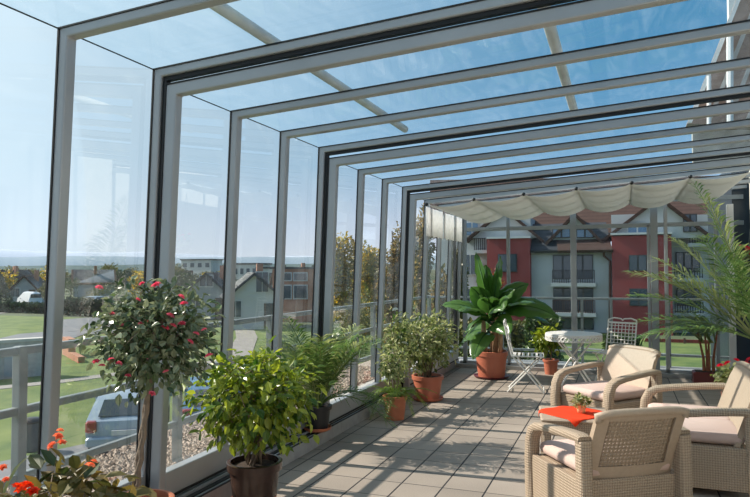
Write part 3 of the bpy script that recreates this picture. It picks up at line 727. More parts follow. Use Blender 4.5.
DB = mat('dark_balustrade', (.04, .04, .05), .6); BB = mat('brown_balustrade', (.09, .05, .045), .7)
balcony(552, 594, 270, 283, -1.1, DB); balcony(552, 594, 300, 313, -1.1, BB)
balcony(474, 486, 238, 250, -.2, DB); balcony(690, 712, 232, 243, .4, DB); balcony(674, 702, 268, 278, .3, DB); balcony(674, 702, 302, 313, .3, DB)
bp_ = [at(604, 251, Y=AB-.6)-V(OX), at(604, 256, Y=AB-.4)-V(OX), at(610, 261, Y=AB-.15)-V(OX), at(610, 328, Y=AB-.15)-V(OX)]
MB().tube(bp_, .09, 8).build('downpipe', BROWN, ab)
# red garden fence in front
fa, fc = at(600, 337, Y=44), at(760, 337, Y=44)
e = empty('garden_fence', (fa.x, 44, GZ_), 0, 'dark red board fence at the foot of the apartment block', 'fence')
MB().box(0, fc.x-fa.x, 0, .1, .05, fa.z-GZ_).build('boards', stripemat('red_boards', (.20, .045, .04), (.10, .02, .02), 0, .35, .1), e)
b = MB()
for k in range(8): b.box(k*1.6, k*1.6+.12, -.06, .0, 0, fa.z-GZ_+.1)
b.build('fence_posts', BROWN, e)

# ------------------------------------------------------------------ cars
def wheel(parent, x, y, r=.31):
    o = MB().lathe([(r-.12, -.10), (r-.02, -.10), (r, -.07), (r, .07), (r-.02, .10), (r-.12, .10)], n=24); M_ = Matrix.Translation((x, y, r))@Matrix.Rotation(pi/2, 4, 'Y')
    o.v = [tuple(M_@V(q)) for q in o.v]; t = o.build('wheel', RUB, parent, smooth=False)
    h = MB().lathe([(.05, -.105), (r-.13, -.09), (r-.12, .0), (r-.13, .09), (.05, .105)], n=16); h.v = [tuple(M_@V(q)) for q in h.v]; h.build('hubcap', GALV, t)
def car(loc, rz, paint, label, h=1.45, L=4.3, W=1.7, group=None, van=False):
    e = empty('parked_car', loc, rz, label, 'car', group)
    # side profile (y along length, rear at 0), z
    if van: prof = [(0, .35), (0, 1.0), (.05, 1.7), (.3, 1.9), (2.9, 1.9), (3.6, 1.25), (4.2, 1.0), (4.3, .6), (4.3, .35)]
    else: prof = [(0, .35), (-.03, .62), (.03, .90), (.16, .97), (.62, 1.36), (1.1, h), (2.3, h-.03), (3.1, 1.02), (4.1, .82), (4.28, .6), (4.3, .35)]
    # loft across the width, narrowing towards the roof
    N = 9; rings = []
    for i in range(N):
        s = -1+2*i/(N-1); edge = abs(s)**6
        ring = []
        for (y, z) in prof:
            zz = z; 
            if z > .95: zz = .95+(z-.95)*(1-.10*s*s)
            yy = y+(.10*s*s if y < .5 else -.18*s*s if y > 3.8 else 0)
            inward = .17*max(0, (z-.92))/.5+.05*(1 if z < .4 else 0)
            ring.append(V((s*(W/2-inward), yy, zz)))
        rings.append(ring)
    rings = [[V((-r[0].x*0+r[k].x, r[k].y, r[k].z)) for k in range(len(prof))] for r in rings]
    body = MB().loft(rings).build('body', paint, e); smooth_auto(body, 35)
    dg = DGL
    if not van:
        wb = MB()
        wb.loft([[V((-.60, .20, .98)), V((.60, .20, .98)), V((.52, .58, 1.29)), V((-.52, .58, 1.29))], [V((-.60, .16, 1.0)), V((.60, .16, 1.0)), V((.52, .54, 1.32)), V((-.52, .54, 1.32))]])
        wb.build('rear_window', dg, e)
        for s in (-1, 1):
            q = [(.50, 1.0), (.95, 1.32), (2.2, 1.34), (2.95, 1.02)]
            MB().loft([[V((s*(W/2-.17*(z-.92)/.5-.01), y, z)) for y, z in q], [V((s*(W/2-.17*(z-.92)/.5+.012), y, z)) for y, z in q]]).build('side_window', dg, e)
            MB().bevbox(s*(W/2-.14)-.13, s*(W/2-.14)+.11, -.04, .22, .66, .92, .03).build('tail_light', mat('tail_light_red', (.30, .02, .02), .2), e)
    else:
        MB().box(-.65, .65, -.02, .02, 1.15, 1.6).build('rear_window', dg, e)
    MB().bevbox(-W/2+.02, W/2-.02, -.10, .12, .34, .56, .04).build('bumper', paint, e)
    MB().box(-.27, .27, -.125, -.09, .60, .71).build('number_plate', FRW, e)
    for x in (-W/2+.1, W/2-.1):
        for y in (.75, 3.35): wheel(e, x, y)
    for s in (-1, 1): MB().bevbox(s*(W/2+.08)-.08, s*(W/2+.08)+.08, 2.6, 2.7, .95, 1.08, .02).build('mirror', paint, e)
    return e
SILV = mat('silver_blue_paint', (.34, .42, .50), .3, .2); BLUE = mat('blue_paint', (.06, .18, .33), .25, .1); WHP = mat('white_car_paint', (.7, .72, .74), .3)
p = at(104, 460, z=GZ_); car((p.x+.5, p.y+.1, GZ_+.03), .62, SILV, 'silver hatchback parked below the terrace, rear towards the glass', W=1.72)
p = at(216, 446, z=GZ_); car((p.x, p.y, GZ_+.03), .62, BLUE, 'blue car parked below the terrace behind the dark brown glazed pot')
p = at(36, 307, z=GZ_); car((p.x, p.y, GZ_+.05), 1.2, WHP, 'small white van on the far pale road', van=True)
p = at(103, 308, z=GZ_); car((p.x, p.y, GZ_+.05), 1.4, SILV, 'grey car in the far car park behind the pink flowered standard')
patch('parking_strip', [(-14.5, 8.5), (-9.5, 11.2), (-5, 19), (-10, 22)], .02, ASPH)

# ------------------------------------------------------------------ potted plants
def pot(e, r, h, mt, saucer=True, z0=0, top_r=None, smt=None, rim=.018, base=.72, two=None):
    tr = r; br = r*base; zz = z0+(.02 if saucer else 0)
    b = MB(); b.lathe([(br, zz), (br+.3*(tr-br), zz+h*.3), (tr-rim*.8, zz+h*.82), (tr, zz+h*.83), (tr+.004, zz+h*.99), (tr-.004, zz+h), (tr-.02, zz+h), (tr-.024, zz+h*.88), (.01, zz+h*.87)], n=36)
    p = b.build('pot', mt, e); smooth_auto(p, 30)
    if two:
        q = MB().lathe([(br+.002, zz+.001), (br+.004+.26*(tr-br), zz+h*.28), (br+.26*(tr-br), zz+h*.285)], n=36).build('bare_clay_foot', two, p); smooth_auto(q, 30)
    MB().lathe([(.01, zz+h*.86), (tr-.03, zz+h*.86), (tr-.035, zz+h*.90), (.01, zz+h*.92)], n=24).build('soil', SOIL, e)
    if saucer:
        q = MB().lathe([(br*1.02, z0), (br*1.28, z0+.012), (br*1.38, z0+.035), (br*1.34, z0+.036), (br*1.2, z0+.018), (.01, z0+.016)], n=36).build('saucer', smt or mt, e); smooth_auto(q, 30)
    return zz+h*.9
def rgauss(): return V((random.gauss(0, 1), random.gauss(0, 1), random.gauss(0, 1)))
def bush(e, base_z, c, rad, stems, n, L, W, lm, stem_mat=BARK, hang=.3, stem_r=.008, shell=.45, start_r=.04, twigs=36):
    c = V(c); b = MB(); tips = []
    for i in range(stems):
        a = random.uniform(0, 2*pi); s = V((start_r*cos(a), start_r*sin(a), base_z)); d = rgauss().normalized(); d.z = abs(d.z)*.8
        t = c+V((d.x*rad[0]*.8, d.y*rad[1]*.8, d.z*rad[2]*.8)); mid = (s+t)/2+V((random.gauss(0, .02), random.gauss(0, .02), .02)); mid.x = s.x+(t.x-s.x)*.35; mid.y = s.y+(t.y-s.y)*.35
        b.tube([s, mid, t], [stem_r, stem_r*.7, stem_r*.3], 6)
        tips += [(mid, t)]
    tw = []
    for i in range(twigs):
        m_, t = random.choice(tips); s = m_.lerp(t, random.random()); d = rgauss().normalized(); q = c+V((d.x*rad[0], d.y*rad[1], d.z*rad[2]))*random.uniform(.6, 1.0)
        s2 = s.lerp(q, .6); s2.z += .03; b.tube([s, s2, q], [stem_r*.35, stem_r*.25, stem_r*.12], 4); tw.append((s, s2, q))
    b.build('stems', stem_mat, e, smooth=True)
    f = MB()
    for i in range(n):
        if random.random() < .55:
            s, s2, q = random.choice(tw); t = random.random(); p = s.lerp(s2, t*2) if t < .5 else s2.lerp(q, t*2-1); p = p+rgauss()*rad[0]*.07; d = (p-c).normalized()
        else:
            d = rgauss().normalized(); k = random.uniform(shell, 1.0)**.5; k *= 1+.12*sin(d.x*7+d.z*5)+.08*sin(d.y*11); p = c+V((d.x*rad[0]*k, d.y*rad[1]*k, d.z*rad[2]*k))
        dd = d*.7+rgauss()*.55+V((0, 0, -hang)); nr = V((0, 0, 1))+d*.6+rgauss()*.4; s = random.uniform(.65, 1.3)
        f.leaf(p, dd, nr, L*s, W*s)
    f.build('foliage', lm, e)
def flower_at(parent, p, mesh, s, name='flower'):
    o = bpy.data.objects.new(name, mesh); col.objects.link(o); o.parent = parent; o.location = p; o.scale = (s, s, s)
    o.rotation_euler = (random.uniform(-.6, .6), random.uniform(-.6, .6), random.uniform(0, 6)); return o
def flower_mesh(mt, layers=3, r=.022):
    b = MB()
    for l in range(layers):
        for k in range(6):
            a = k*pi/3+l*.5; el = .15+l*.45; d = V((cos(a)*cos(el), sin(a)*cos(el), sin(el)))
            b.leaf(V((0, 0, 0)), d, V((-d.x*.2, -d.y*.2, 1)), r*(1-.15*l), r*.85, .25)
    o = b.build('tmp', mt); me = o.data; bpy.data.objects.remove(o); me.name = 'flower'; return me
L_CAM = leafmat('camellia_leaves', (.035, .075, .025), (.10, .16, .055), .2, .25, c3=(.30, .33, .20))
L_FIC = leafmat('ficus_leaves', (.035, .10, .015), (.13, .23, .03), .38, .3, c3=(.38, .42, .06))
L_FUC = leafmat('fuchsia_leaves', (.045, .07, .02), (.13, .14, .04), .25, .5, c3=(.25, .17, .05))
L_LT = leafmat('light_shrub_leaves', (.05, .11, .02), (.19, .27, .045), .4, .4, c3=(.5, .5, .25))
L_PALM = leafmat('palm_leaflets', (.06, .13, .035), (.20, .28, .09), .35, .3)
L_PALM2 = leafmat('pale_palm_leaflets', (.13, .20, .06), (.42, .44, .18), .3, .3)
L_ASP = leafmat('fern_leaflets', (.10, .18, .03), (.26, .34, .07), .4, .5)
L_BAN = leafmat('banana_leaf', (.04, .12, .03), (.12, .23, .055), .35, .25)
PINK = leafmat('pink_petals', (.80, .10, .20), (.90, .26, .34), .3, .5); REDF = leafmat('red_petals', (.80, .035, .015), (.90, .10, .03), .3, .5); CORAL = leafmat('coral_petals', (.85, .25, .13), (.9, .35, .2), .3, .5)
M_PINK, M_RED, M_COR = flower_mesh(PINK), flower_mesh(REDF, r=.03), flower_mesh(CORAL, r=.028)

# 1 standard with pink flowers
e = empty('flowering_standard', (-2.20, 2.62, 0), 0, 'tall standard shrub with a round leafy crown and pink flowers, at the left glass wall', 'potted plant')
pz = pot(e, .15, .40, TERRA, False)
b = MB()
for k in (0, 1):
    b.tube([(-.05+.1*t/6+.016*cos(t*3+k*pi), .016*sin(t*3+k*pi), pz+(1.05-pz)*t/6) for t in range(7)], .013, 7)
b.build('trunk', BARK, e, smooth=True)
bush(e, 1.0, (.05, .02, 1.19), (.31, .31, .28), 12, 2300, .046, .027, L_CAM, start_r=.02, shell=.3, twigs=60)
fp = [(142, 284), (157, 285), (181, 297), (99, 288), (112, 314), (96, 362), (102, 366), (119, 364), (141, 324), (147, 322), (155, 286), (173, 326), (165, 328), (182, 324), (190, 342), (204, 330), (145, 358), (166, 372), (152, 394), (111, 360), (184, 304), (138, 300), (209, 356), (196, 334), (121, 326), (128, 376), (170, 316)]
for (u, v) in fp:
    d = (fw*F_PX+rt*(u-375)-up*(v-248.5)); c = V((-2.2, 2.62, 1.19)); dep = (c-CAM).dot(fw)-.20; q = CAM+d*(dep/F_PX)
    flower_at(e, q-V(e.location), M_PINK, random.uniform(.7, 1.05))
# 2 red fuchsia in the near left corner
e = empty('red_flowering_plant', (-1.93, 1.86, 0), 0, 'low plant with hanging orange-red flowers in the near left corner', 'potted plant')
pz = pot(e, .17, .30, TERRA)
bush(e, pz, (0, 0, .60), (.27, .30, .19), 14, 520, .085, .042, L_FUC, hang=.7, shell=.35, twigs=30)
for (u, v, mm, s) in ((58, 437, M_COR, .8), (62, 443, M_COR, .7), (52, 446, M_COR, .8), (22, 490, M_RED, 1), (27, 486, M_RED, 1), (33, 492, M_RED, .9), (90, 466, M_COR, .8), (94, 462, M_COR, .6), (3, 468, M_COR, .7), (17, 487, M_RED, .8), (6, 480, M_COR, .6), (60, 431, M_COR, .6)):
    d = (fw*F_PX+rt*(u-375)-up*(v-248.5)); dep = (V((-1.93, 1.86, .6))-CAM).dot(fw)-.16; q = CAM+d*(dep/F_PX); flower_at(e, q-V(e.location), mm, s*.9)
# strap-leaved plant behind it
e = empty('strap_leaf_plant', (-2.30, 1.80, .0), 0, 'strap-leaved plant with long pale blades at the left edge of the picture', 'potted plant')
pz = pot(e, .11, .45, DPOT, False)
for k in range(9):
    a = random.uniform(0, 2*pi); b = MB(); pts = []
    for i in range(8):
        t = i/7; rr = .03+.24*t; pts.append((rr*cos(a), rr*sin(a), pz+.40*sin(t*2.0)))
    L_, R2 = [], []
    for i, q in enumerate(pts):
        w_ = .010*sin(pi*min(.97, .15+.85*i/7)); L_.append(V(q)+V((-sin(a), cos(a), .2))*w_); R2.append(V(q)+V((sin(a), -cos(a), .2))*w_)
    b.loft([[l, V(q), r_] for l, q, r_ in zip(L_, pts, R2)], closed=False); b.build('blade', L_LT, e, smooth=True)
# 3 ficus in the brown glazed pot
e = empty('ficus_bush', (-2.17, 3.62, 0), 0, 'dense bright green bush in a dark brown glazed pot with a clay foot', 'potted plant')
pz = pot(e, .17, .30, GLAZE, True, smt=TERRA, two=TERRA)
bush(e, pz, (.01, 0, .71), (.41, .41, .31), 16, 2100, .064, .036, L_FIC, hang=.55, shell=.25, twigs=70)
# 4 palm in the black pot on the track
def frond(parent, base, a, L, rise, droop, n, ll, lw, lm, name='frond', vee=.5, start=.18):
    b = MB(); pts = []; d0 = V((cos(a), sin(a), 0)); base = V(base)
    for i in range(13):
        t = i/12; pts.append(base+d0*(L*(t*cos(rise)+.12*t*t))+V((0, 0, L*(t*sin(rise)-droop*t*t))))
    b.tube(pts, [.007*(1-.8*i/12)*(L+.4) for i in range(13)], 5)
    for i in range(n):
        t = start+(1-start)*i/n; k = t*12; j = min(11, int(k)); p = pts[j].lerp(pts[j+1], k-j); tg = (pts[j+1]-pts[j]).normalized()
        sd = tg.cross(V((0, 0, 1))).normalized(); u_ = sd.cross(tg)
        s_ = sin(pi*(.12+.82*t))**.7
        for s in (-1, 1):
            d = sd*s*.85+tg*.75+u_*vee*random.uniform(.2, 1)+V((0, 0, -.15))+rgauss()*.07
            l_ = ll*s_*random.uniform(.85, 1.1); dn = d.normalized(); nn = (u_+sd*-s*.4)
            sw = dn.cross(nn).normalized()*lw/2; mid = p+dn*l_*.5; tip = p+dn*l_+V((0, 0, -l_*.22))
            b.add([p, mid+sw, tip, mid-sw], [(0, 1, 2, 3)])
    return b.build(name, lm, parent)
e = empty('fan_palm', (-2.50, 5.22, .12), 0, 'feathery palm in a small black pot standing on the glass wall track', 'potted plant')
pz = pot(e, .125, .20, DPOT, True, smt=TERRA)
for k in range(22):
    a = k*2.4+random.uniform(-.3, .3); a_ = a
    frond(e, (.02*cos(a), .02*sin(a), pz), a_, random.uniform(.75, 1.15), random.uniform(1.0, 1.42), random.uniform(.2, .42), 34, .27, .015, L_PALM if k % 3 else L_PALM2)
frond(e, (0, 0, pz), pi+1.05+pi, .9, .55, .65, 26, .24, .011, L_PALM)
frond(e, (0, 0, pz), .1, .80, .75, .85, 26, .24, .011, L_PALM); frond(e, (0, 0, pz), .7, .8, .8, .8, 26, .24, .011, L_PALM)
frond(e, (0, 0, pz), -1.9, .85, 1.0, .35, 26, .28, .012, L_PALM2); frond(e, (0, 0, pz), -1.3, .7, 1.1, .45, 26, .24, .012, L_PALM2)
# 5 clay pot with feathery trailing plant
e = empty('asparagus_fern', (-2.18, 6.38, 0), 0, 'feathery trailing fern spilling from a small clay pot', 'potted plant')
pz = pot(e, .125, .24, TERRA, False)
for k in range(26):
    a = k*2.4; frond(e, (.03*cos(a), .03*sin(a), pz), a, random.uniform(.28, .5), random.uniform(.5, 1.2), random.uniform(.5, 1.25), 26, .06, .006, L_ASP, 'trailing_stem', start=.1)
bush(e, pz, (-.05, .05, .55), (.17, .17, .22), 8, 350, .05, .026, L_LT, hang=.3, shell=.3, twigs=20, start_r=.03, stem_r=.004)
# 6 rounded shrub in orange pot
e = empty('rounded_shrub', (-2.14, 7.45, 0), 0, 'rounded light green shrub in an orange plastic pot with saucer', 'potted plant')
pz = pot(e, .185, .27, TERRA_O, True)
bush(e, pz, (-.04, 0, .68), (.41, .41, .34), 18, 2000, .062, .032, L_LT, hang=.2, shell=.2, twigs=70)
# extra low plant at the wall beside it
e = empty('white_flowering_plant', (-2.34, 6.92, .0), 0, 'slender pale leaved plant with a white bloom between clay pot and orange pot', 'potted plant')
pz = pot(e, .10, .18, TERRA, False)
bush(e, pz, (0, 0, .66), (.18, .22, .42), 9, 650, .06, .03, L_LT, hang=.2, shell=.2, twigs=30, stem_r=.004)
WH = leafmat('white_petals', (.8, .8, .72), (.85, .85, .8), .3); M_WH = flower_mesh(WH, r=.04)
for q in ((0, -.05, 1.08), (.12, -.1, .72), (.1, -.12, .62)): flower_at(e, q, M_WH, 1)
# 7 banana
e = empty('banana_plant', (-1.74, 9.32, 0), 0, 'large banana plant with broad glossy leaves in a big terracotta coloured pot', 'potted plant')
pz = pot(e, .235, .36, TERRA_O, True, base=.78, smt=WINEPOT)
BS = mat('banana_stem', (.36, .20, .11), .7, color2=(.50, .33, .20), scale=12)
for (x, y, h, r) in ((-.08, -.05, .50, .045), (.06, .02, .62, .05), (.13, -.06, .42, .035), (0, .1, .55, .04)):
    MB().tube([(x, y, pz-.03), (x*1.15, y*1.1, pz+h*.5), (x*1.2, y*1.1, pz+h)], [r, r*.85, r*.6], 10).build('stem', BS, e, smooth=True)
def banleaf(parent, base, a, L, W, rise, droop, roll=0):
    base = V(base); d0 = V((cos(a), sin(a), 0)); N = 12; rows = []; st = MB(); pts = []
    for i in range(N+1):
        t = i/N; pts.append(base+d0*L*t*cos(rise)+V((0, 0, L*(t*sin(rise)-droop*t*t))))
    sd = V((-sin(a), cos(a), 0)); b = MB()
    for i in range(2, N+1):
        t = (i-2)/(N-2); w_ = W/2*(sin(pi*min(1, .06+.94*t**.75))**.65 if t < 1 else .02); tg = (pts[min(i+1, N)]-pts[i-1]).normalized(); u_ = sd.cross(tg)*-1
        if u_.z < 0: u_ = -u_
        s2 = (sd*cos(roll)+u_*sin(roll)).normalized(); u2 = s2.cross(tg)
        if u2.dot(u_) < 0: u2 = -u2
        row = []
        for k in (-1, -.66, -.33, 0, .33, .66, 1):
            rip = .012*sin(i*2.6+k*2)*abs(k)
            row.append(pts[i]+s2*w_*k+u2*(w_*.45*abs(k)**1.2-w_*.35*k*k*abs(k)*1.4+rip))
        rows.append(row)
    b.loft(rows, closed=False); b.tube(pts, [.016*(1-.85*i/N)+.002 for i in range(N+1)], 6)
    o = b.build('leaf', L_BAN, parent, smooth=True); return o
for (x, a, L, W, ri, dr, ro, z) in ((.0, 2.8, 1.0, .30, 1.42, .05, .3, .5), (.03, 1.2, 1.05, .28, 1.35, .15, -.4, .5), (.0, .35, 1.05, .30, .95, .35, .3, .45), (.05, .0, 1.05, .32, .62, .50, .5, .5),
        (.05, -.5, .95, .30, .75, .35, .4, .45), (0, 3.3, .95, .28, .62, .38, -.4, .4), (0, 3.9, .85, .28, .9, .5, -.3, .35), (0, -1.5, .85, .26, 1.1, .45, .2, .4), (0, -1.0, .8, .26, .55, .6, .5, .3), (0, -2.1, .7, .24, .7, .7, .3, .35),
        (0, 2.2, .9, .26, .9, .5, .2, .4), (.02, -2.6, .9, .27, 1.15, .35, .6, .4), (.03, .9, .9, .26, .8, .5, .2, .35), (0, -.2, .75, .26, 1.15, .3, .9, .45), (.02, .1, .95, .28, .4, .45, .3, .45), (-.02, 1.9, 1.05, .3, 1.25, .2, .8, .45), (.04, 4.3, .8, .28, 1.25, .5, -.6, .4), (0, 5.2, .95, .3, 1.0, .55, .5, .4), (0, 2.5, .8, .26, .5, .7, -.5, .2), (0, -1.8, .65, .22, .4, .7, .1, .2)):
    banleaf(e, (x, 0, pz+z*.95+.08), a, L*.97, W*random.uniform(1.2, 1.5), ri+random.uniform(-.1, .1), dr*1.1, ro+random.uniform(-.35, .35))
# 8 small plant beyond the round table
e = empty('small_potted_shrub', (-.98, 9.93, 0), 0, 'small leafy shrub in a plain terracotta pot behind the round table', 'potted plant')
pz = pot(e, .115, .215, TERRA_O, False)
b = MB().tube([(0, 0, pz), (.01, 0, .38)], .012, 6).build('trunk', BARK, e)
bush(e, .36, (-.06, 0, .50), (.20, .18, .19), 8, 420, .085, .045, L_FIC, start_r=.01, shell=.2, twigs=24, stem_r=.004)
# 9 palm in wine-red pot by the gable, and a bigger date palm at the right
e = empty('slender_palm', (1.08, 9.74, 0), 0, 'slender multi-stemmed palm in a wine-red pot by the far glass', 'potted plant')
b = MB(); b.bevbox(-.2, .2, -.13, .13, 0, .17, .015); b.build('pot', WINEPOT, e); MB().box(-.17, .17, -.1, .1, .165, .175).build('soil', SOIL, e)
PS = mat('palm_stem', (.28, .10, .05), .7, var=.3, scale=20)
for (dx, dz) in ((-.06, .50), (.0, .4), (.05, .55), (-.02, .48)):
    MB().tube([(dx, 0, .16), (dx*1.1, 0, .35), (dx*2.2, 0, dz+.2)], [.022, .016, .01], 8).build('stem', PS, e)
for k in range(15):
    a = pi*1.05+random.uniform(-.9, .9) if k % 2 else random.uniform(pi*.95, 1.75*pi)
    frond(e, (random.uniform(-.1, .1), 0, .55), a, random.uniform(.65, 1.0), random.uniform(.8, 1.35), random.uniform(.35, .6), 24, .26, .013, L_PALM2 if k % 2 else L_PALM)
e = empty('date_palm', (1.22, 7.0, 0), 0, 'big date palm whose long arching fronds come in from the right edge', 'potted plant')
pz = pot(e, .22, .36, TERRA, True)
MB().tube([(0, 0, pz), (0, 0, .6), (0, 0, .85)], [.07, .085, .05], 12).build('trunk', BARKD, e)
for (a, L, ri, dr, n_) in ((2.75, 1.25, .95, .22, 46), (3.05, 1.20, .72, .34, 44), (3.4, 1.15, .95, .3, 42), (2.3, 1.25, 1.2, .18, 44), (2.0, 1.15, 1.0, .3, 40), (3.7, 1.2, 1.25, .2, 44), (2.6, 1.6, 1.36, .08, 56), (3.3, 1.4, 1.40, .08, 50), (2.9, 1.3, 1.15, .2, 50), (3.15, 1.35, .85, .3, 54), (2.9, 1.0, .5, .35, 40), (4.4, 1.1, 1.15, .3, 36), (3.5, 1.0, .45, .4, 36), (-1, .5, 1.4, .1, 20)):
    frond(e, (.03*cos(a), .03*sin(a), .84), a, L*1.08, ri, dr, int(n_*.8), .37, .018, L_PALM2 if n_ % 4 else L_PALM)
# 10 geranium behind the sofa
e = empty('geranium', (1.06, 7.35, 0), 0, 'geranium with pink-red flower heads behind the two-seat sofa', 'potted plant')
pz = pot(e, .14, .30, TERRA_O, False)
bush(e, pz, (0, 0, .44), (.2, .2, .14), 10, 350, .06, .055, L_LT, shell=.2, twigs=20, start_r=.04, stem_r=.004)
GER = leafmat('geranium_petals', (.78, .03, .07), (.85, .08, .14), .3)
M_G = flower_mesh(GER, 4, .035)
for q in ((-.10, -.14, .60), (-.02, -.15, .63), (-.16, -.12, .57), (.06, -.14, .60), (.1, -.1, .64)): flower_at(e, q, M_G, 1.15)
# red hanging blossom beside the palm
e = empty('hanging_basket', (1.50, 8.9, 1.62), 0, 'hanging basket with red blossoms by the white door jamb', 'hanging basket')
MB().lathe([(.05, -.14), (.11, -.08), (.13, 0), (.12, 0), (.01, -.02)], n=20).build('basket', DPOT, e)
for k in range(3):
    a = k*2.1; MB().tube([(.12*cos(a), .12*sin(a), 0), (0, 0, .85)], .003, 4).build('chain', GALV, e)
bush(e, 0, (0, 0, .06), (.16, .16, .10), 6, 200, .05, .035, L_LT, start_r=.03, stem_r=.003, twigs=10)
for k in range(9): flower_at(e, (random.uniform(-.15, .1), random.uniform(-.16, 0), random.uniform(.05, .18)), M_G, 1)

# ------------------------------------------------------------------ woven armchairs
def armchair(loc, face, label, W=.70, cushions=1, Dp=.68, group=None, name='woven_armchair', HB=.75, openback=False):
    """front faces local +Y; face = heading of the front, measured from +Y to the left"""
    e = empty(name, loc, face, label, 'armchair' if cushions == 1 else 'sofa', group)
    hw = W/2; aw_ = .085
    # seat body: skirt
    b = MB(); w0 = hw-aw_*.75
    b.loft([[V((-w0, -.24, .06)), V((w0, -.24, .06)), V((w0, .24, .06)), V((-w0, .24, .06))],
            [V((-w0, -.26, .20)), V((w0, -.26, .20)), V((w0, .28, .20)), V((-w0, .28, .20))],
            [V((-w0, -.27, .33)), V((w0, -.27, .33)), V((w0, .30, .33)), V((-w0, .30, .33))]])
    b.build('seat_base', WEAVE, e, bevel=.012)
    # cushions
    n = cushions; cw = 2*(w0-.01)/n
    for k in range(n):
        x0 = -w0+.01+cw*k; x1 = x0+cw-.008; rings = []
        for (ins, z) in ((.03, .335), (.006, .350), (0, .375), (.006, .40), (.03, .415)):
            ring = []
            for (sx, sy) in ((-1, -1), (1, -1), (1, 1), (-1, 1)):
                cx_, cy_ = (x0+x1)/2, .03; hx, hy = (x1-x0)/2-ins, .285-ins; rr = .035
                for q in range(4):
                    an = {(-1, -1): pi, (1, -1): 1.5*pi, (1, 1): 0, (-1, 1): .5*pi}[(sx, sy)]+q*pi/6
                    ring.append(V((cx_+sx*(hx-rr)+rr*cos(an), cy_+sy*(hy-rr)+rr*sin(an), z)))
            rings.append(ring)
        c = MB().loft(rings).build('cushion', CUSH, e); smooth_auto(c, 60)
    # backrest: reclined curved shell with a woven centre
    NB, MBk = 14, 12; T_ = .035
    def bp(u, v, off=0):       # u -1..1, v 0..1
        hwid = (hw-.075)*(1-.02*v)
        x = hwid*u; y = -.235-.145*v-.03*v*v+.035*u*u*(1-.3*v)+off; z = .26+(HB-.26)*v-.018*abs(u)**4*(v > .9)*1.0
        return V((x, y, z))
    rings = []
    b = MB(); vs = []; 
    def shell(u0, u1, v0, v1, nu, nv, f0, f1):
        o = len(b.v); 
        for s, off in ((0, f0), (1, f1)):
            for j in range(nv+1):
                for i in range(nu+1): b.v.append(tuple(bp(u0+(u1-u0)*i/nu, v0+(v1-v0)*j/nv, off)))
        K = (nu+1)*(nv+1); ix = lambda s, i, j: o+s*K+j*(nu+1)+i; F = []
        for j in range(nv):
            for i in range(nu): F += [(ix(0, i, j), ix(0, i+1, j), ix(0, i+1, j+1), ix(0, i, j+1)), (ix(1, i, j), ix(1, i, j+1), ix(1, i+1, j+1), ix(1, i+1, j))]
        for j in range(nv): F += [(ix(0, 0, j), ix(0, 0, j+1), ix(1, 0, j+1), ix(1, 0, j)), (ix(0, nu, j), ix(1, nu, j), ix(1, nu, j+1), ix(0, nu, j+1))]
        for i in range(nu): F += [(ix(0, i, 0), ix(1, i, 0), ix(1, i+1, 0), ix(0, i+1, 0)), (ix(0, i, nv), ix(0, i+1, nv), ix(1, i+1, nv), ix(1, i, nv))]
        b.f += F; b.m += [b.mi]*len(F)
    um = 1-.16/hw*.55
    for (a_, c_, d_, f_) in ((-1, -um, 0, 1), (um, 1, 0, 1), (-um, um, 0, .30), (-um, um, .90, 1)):
        shell(a_, c_, d_, f_, 10 if a_ == -um else 3, 10 if f_-d_ > .5 else 3, 0, T_)
    br = b.build('backrest', RESIN, e); smooth_auto(br, 50)
    # rolled top edge
    MB().tube([bp(-1, 1, T_/2)+V((.012, 0, -.03))]+[bp(-1+2*i/12, 1, T_/2)+V((0, 0, 0)) for i in range(0, 13)]+[bp(1, 1, T_/2)+V((-.012, 0, -.03))], .024, 8).build('top_roll', RESIN, br, smooth=True)
    b = MB(); shell(-um, um, .28, .92, 12, 12, .010, .016); b.build('woven_panel', WEAVEH if openback else WEAVE, br, smooth=True)
    if not openback:
        b = MB(); shell(-.985, .985, .02, .985, 16, 12, T_-.004, T_+.007)
        for q in range(0): pass
        smooth_auto(b.build('front_shell', RESIN, br), 50)
    b = MB(); shell(-um, um, .28, .92, 12, 12, .019, .025); b.build('lining_panel', WEAVE, br, smooth=True) if False else None
    # arms: front leg sweeping over into the armrest
    for s in (-1, 1):
        x = s*(hw-aw_/2)
        pts = [(x, .325, .0), (x, .335, .15), (x, .338, .30), (x, .325, .42), (x, .295, .485), (x, .24, .518), (x, .15, .535), (x, .0, .552), (x, -.14, .565), (x, -.26, .572), (x, -.30, .565)]
        a_ = MB().sweep(pts, aw_, [.085, .082, .078, .078, .07, .055, .048, .046, .046, .046, .04], (1, 0, 0), .6).build('armrest', WEAVE, e); smooth_auto(a_, 50)
        # rear leg and lower side panel
        MB().sweep([(x, -.30, .0), (x, -.29, .25), (x, -.285, .56)], aw_*.9, .08, (1, 0, 0), .5).build('rear_leg', WEAVE, e)
        MB().prism([(-.26, .05), (.30, .05), (.31, .33), (-.27, .33)], 'x', x-s*.0-.018, x+.018).build('side_panel', WEAVE, e, bevel=.006)
    return e
armchair((-.14, 6.62, 0), R_(180-42), 'woven armchair on the far side of the low table, facing the camera, pink cushion', W=.74)
armchair((-.105, 4.26, 0), R_(34), 'woven armchair nearest the camera, seen from behind', W=.72, HB=.725, openback=True)
armchair((.505, 5.45, 0), R_(90), 'woven two-seat sofa at the right edge facing the low table', W=1.14, cushions=2, name='woven_sofa', HB=.78)

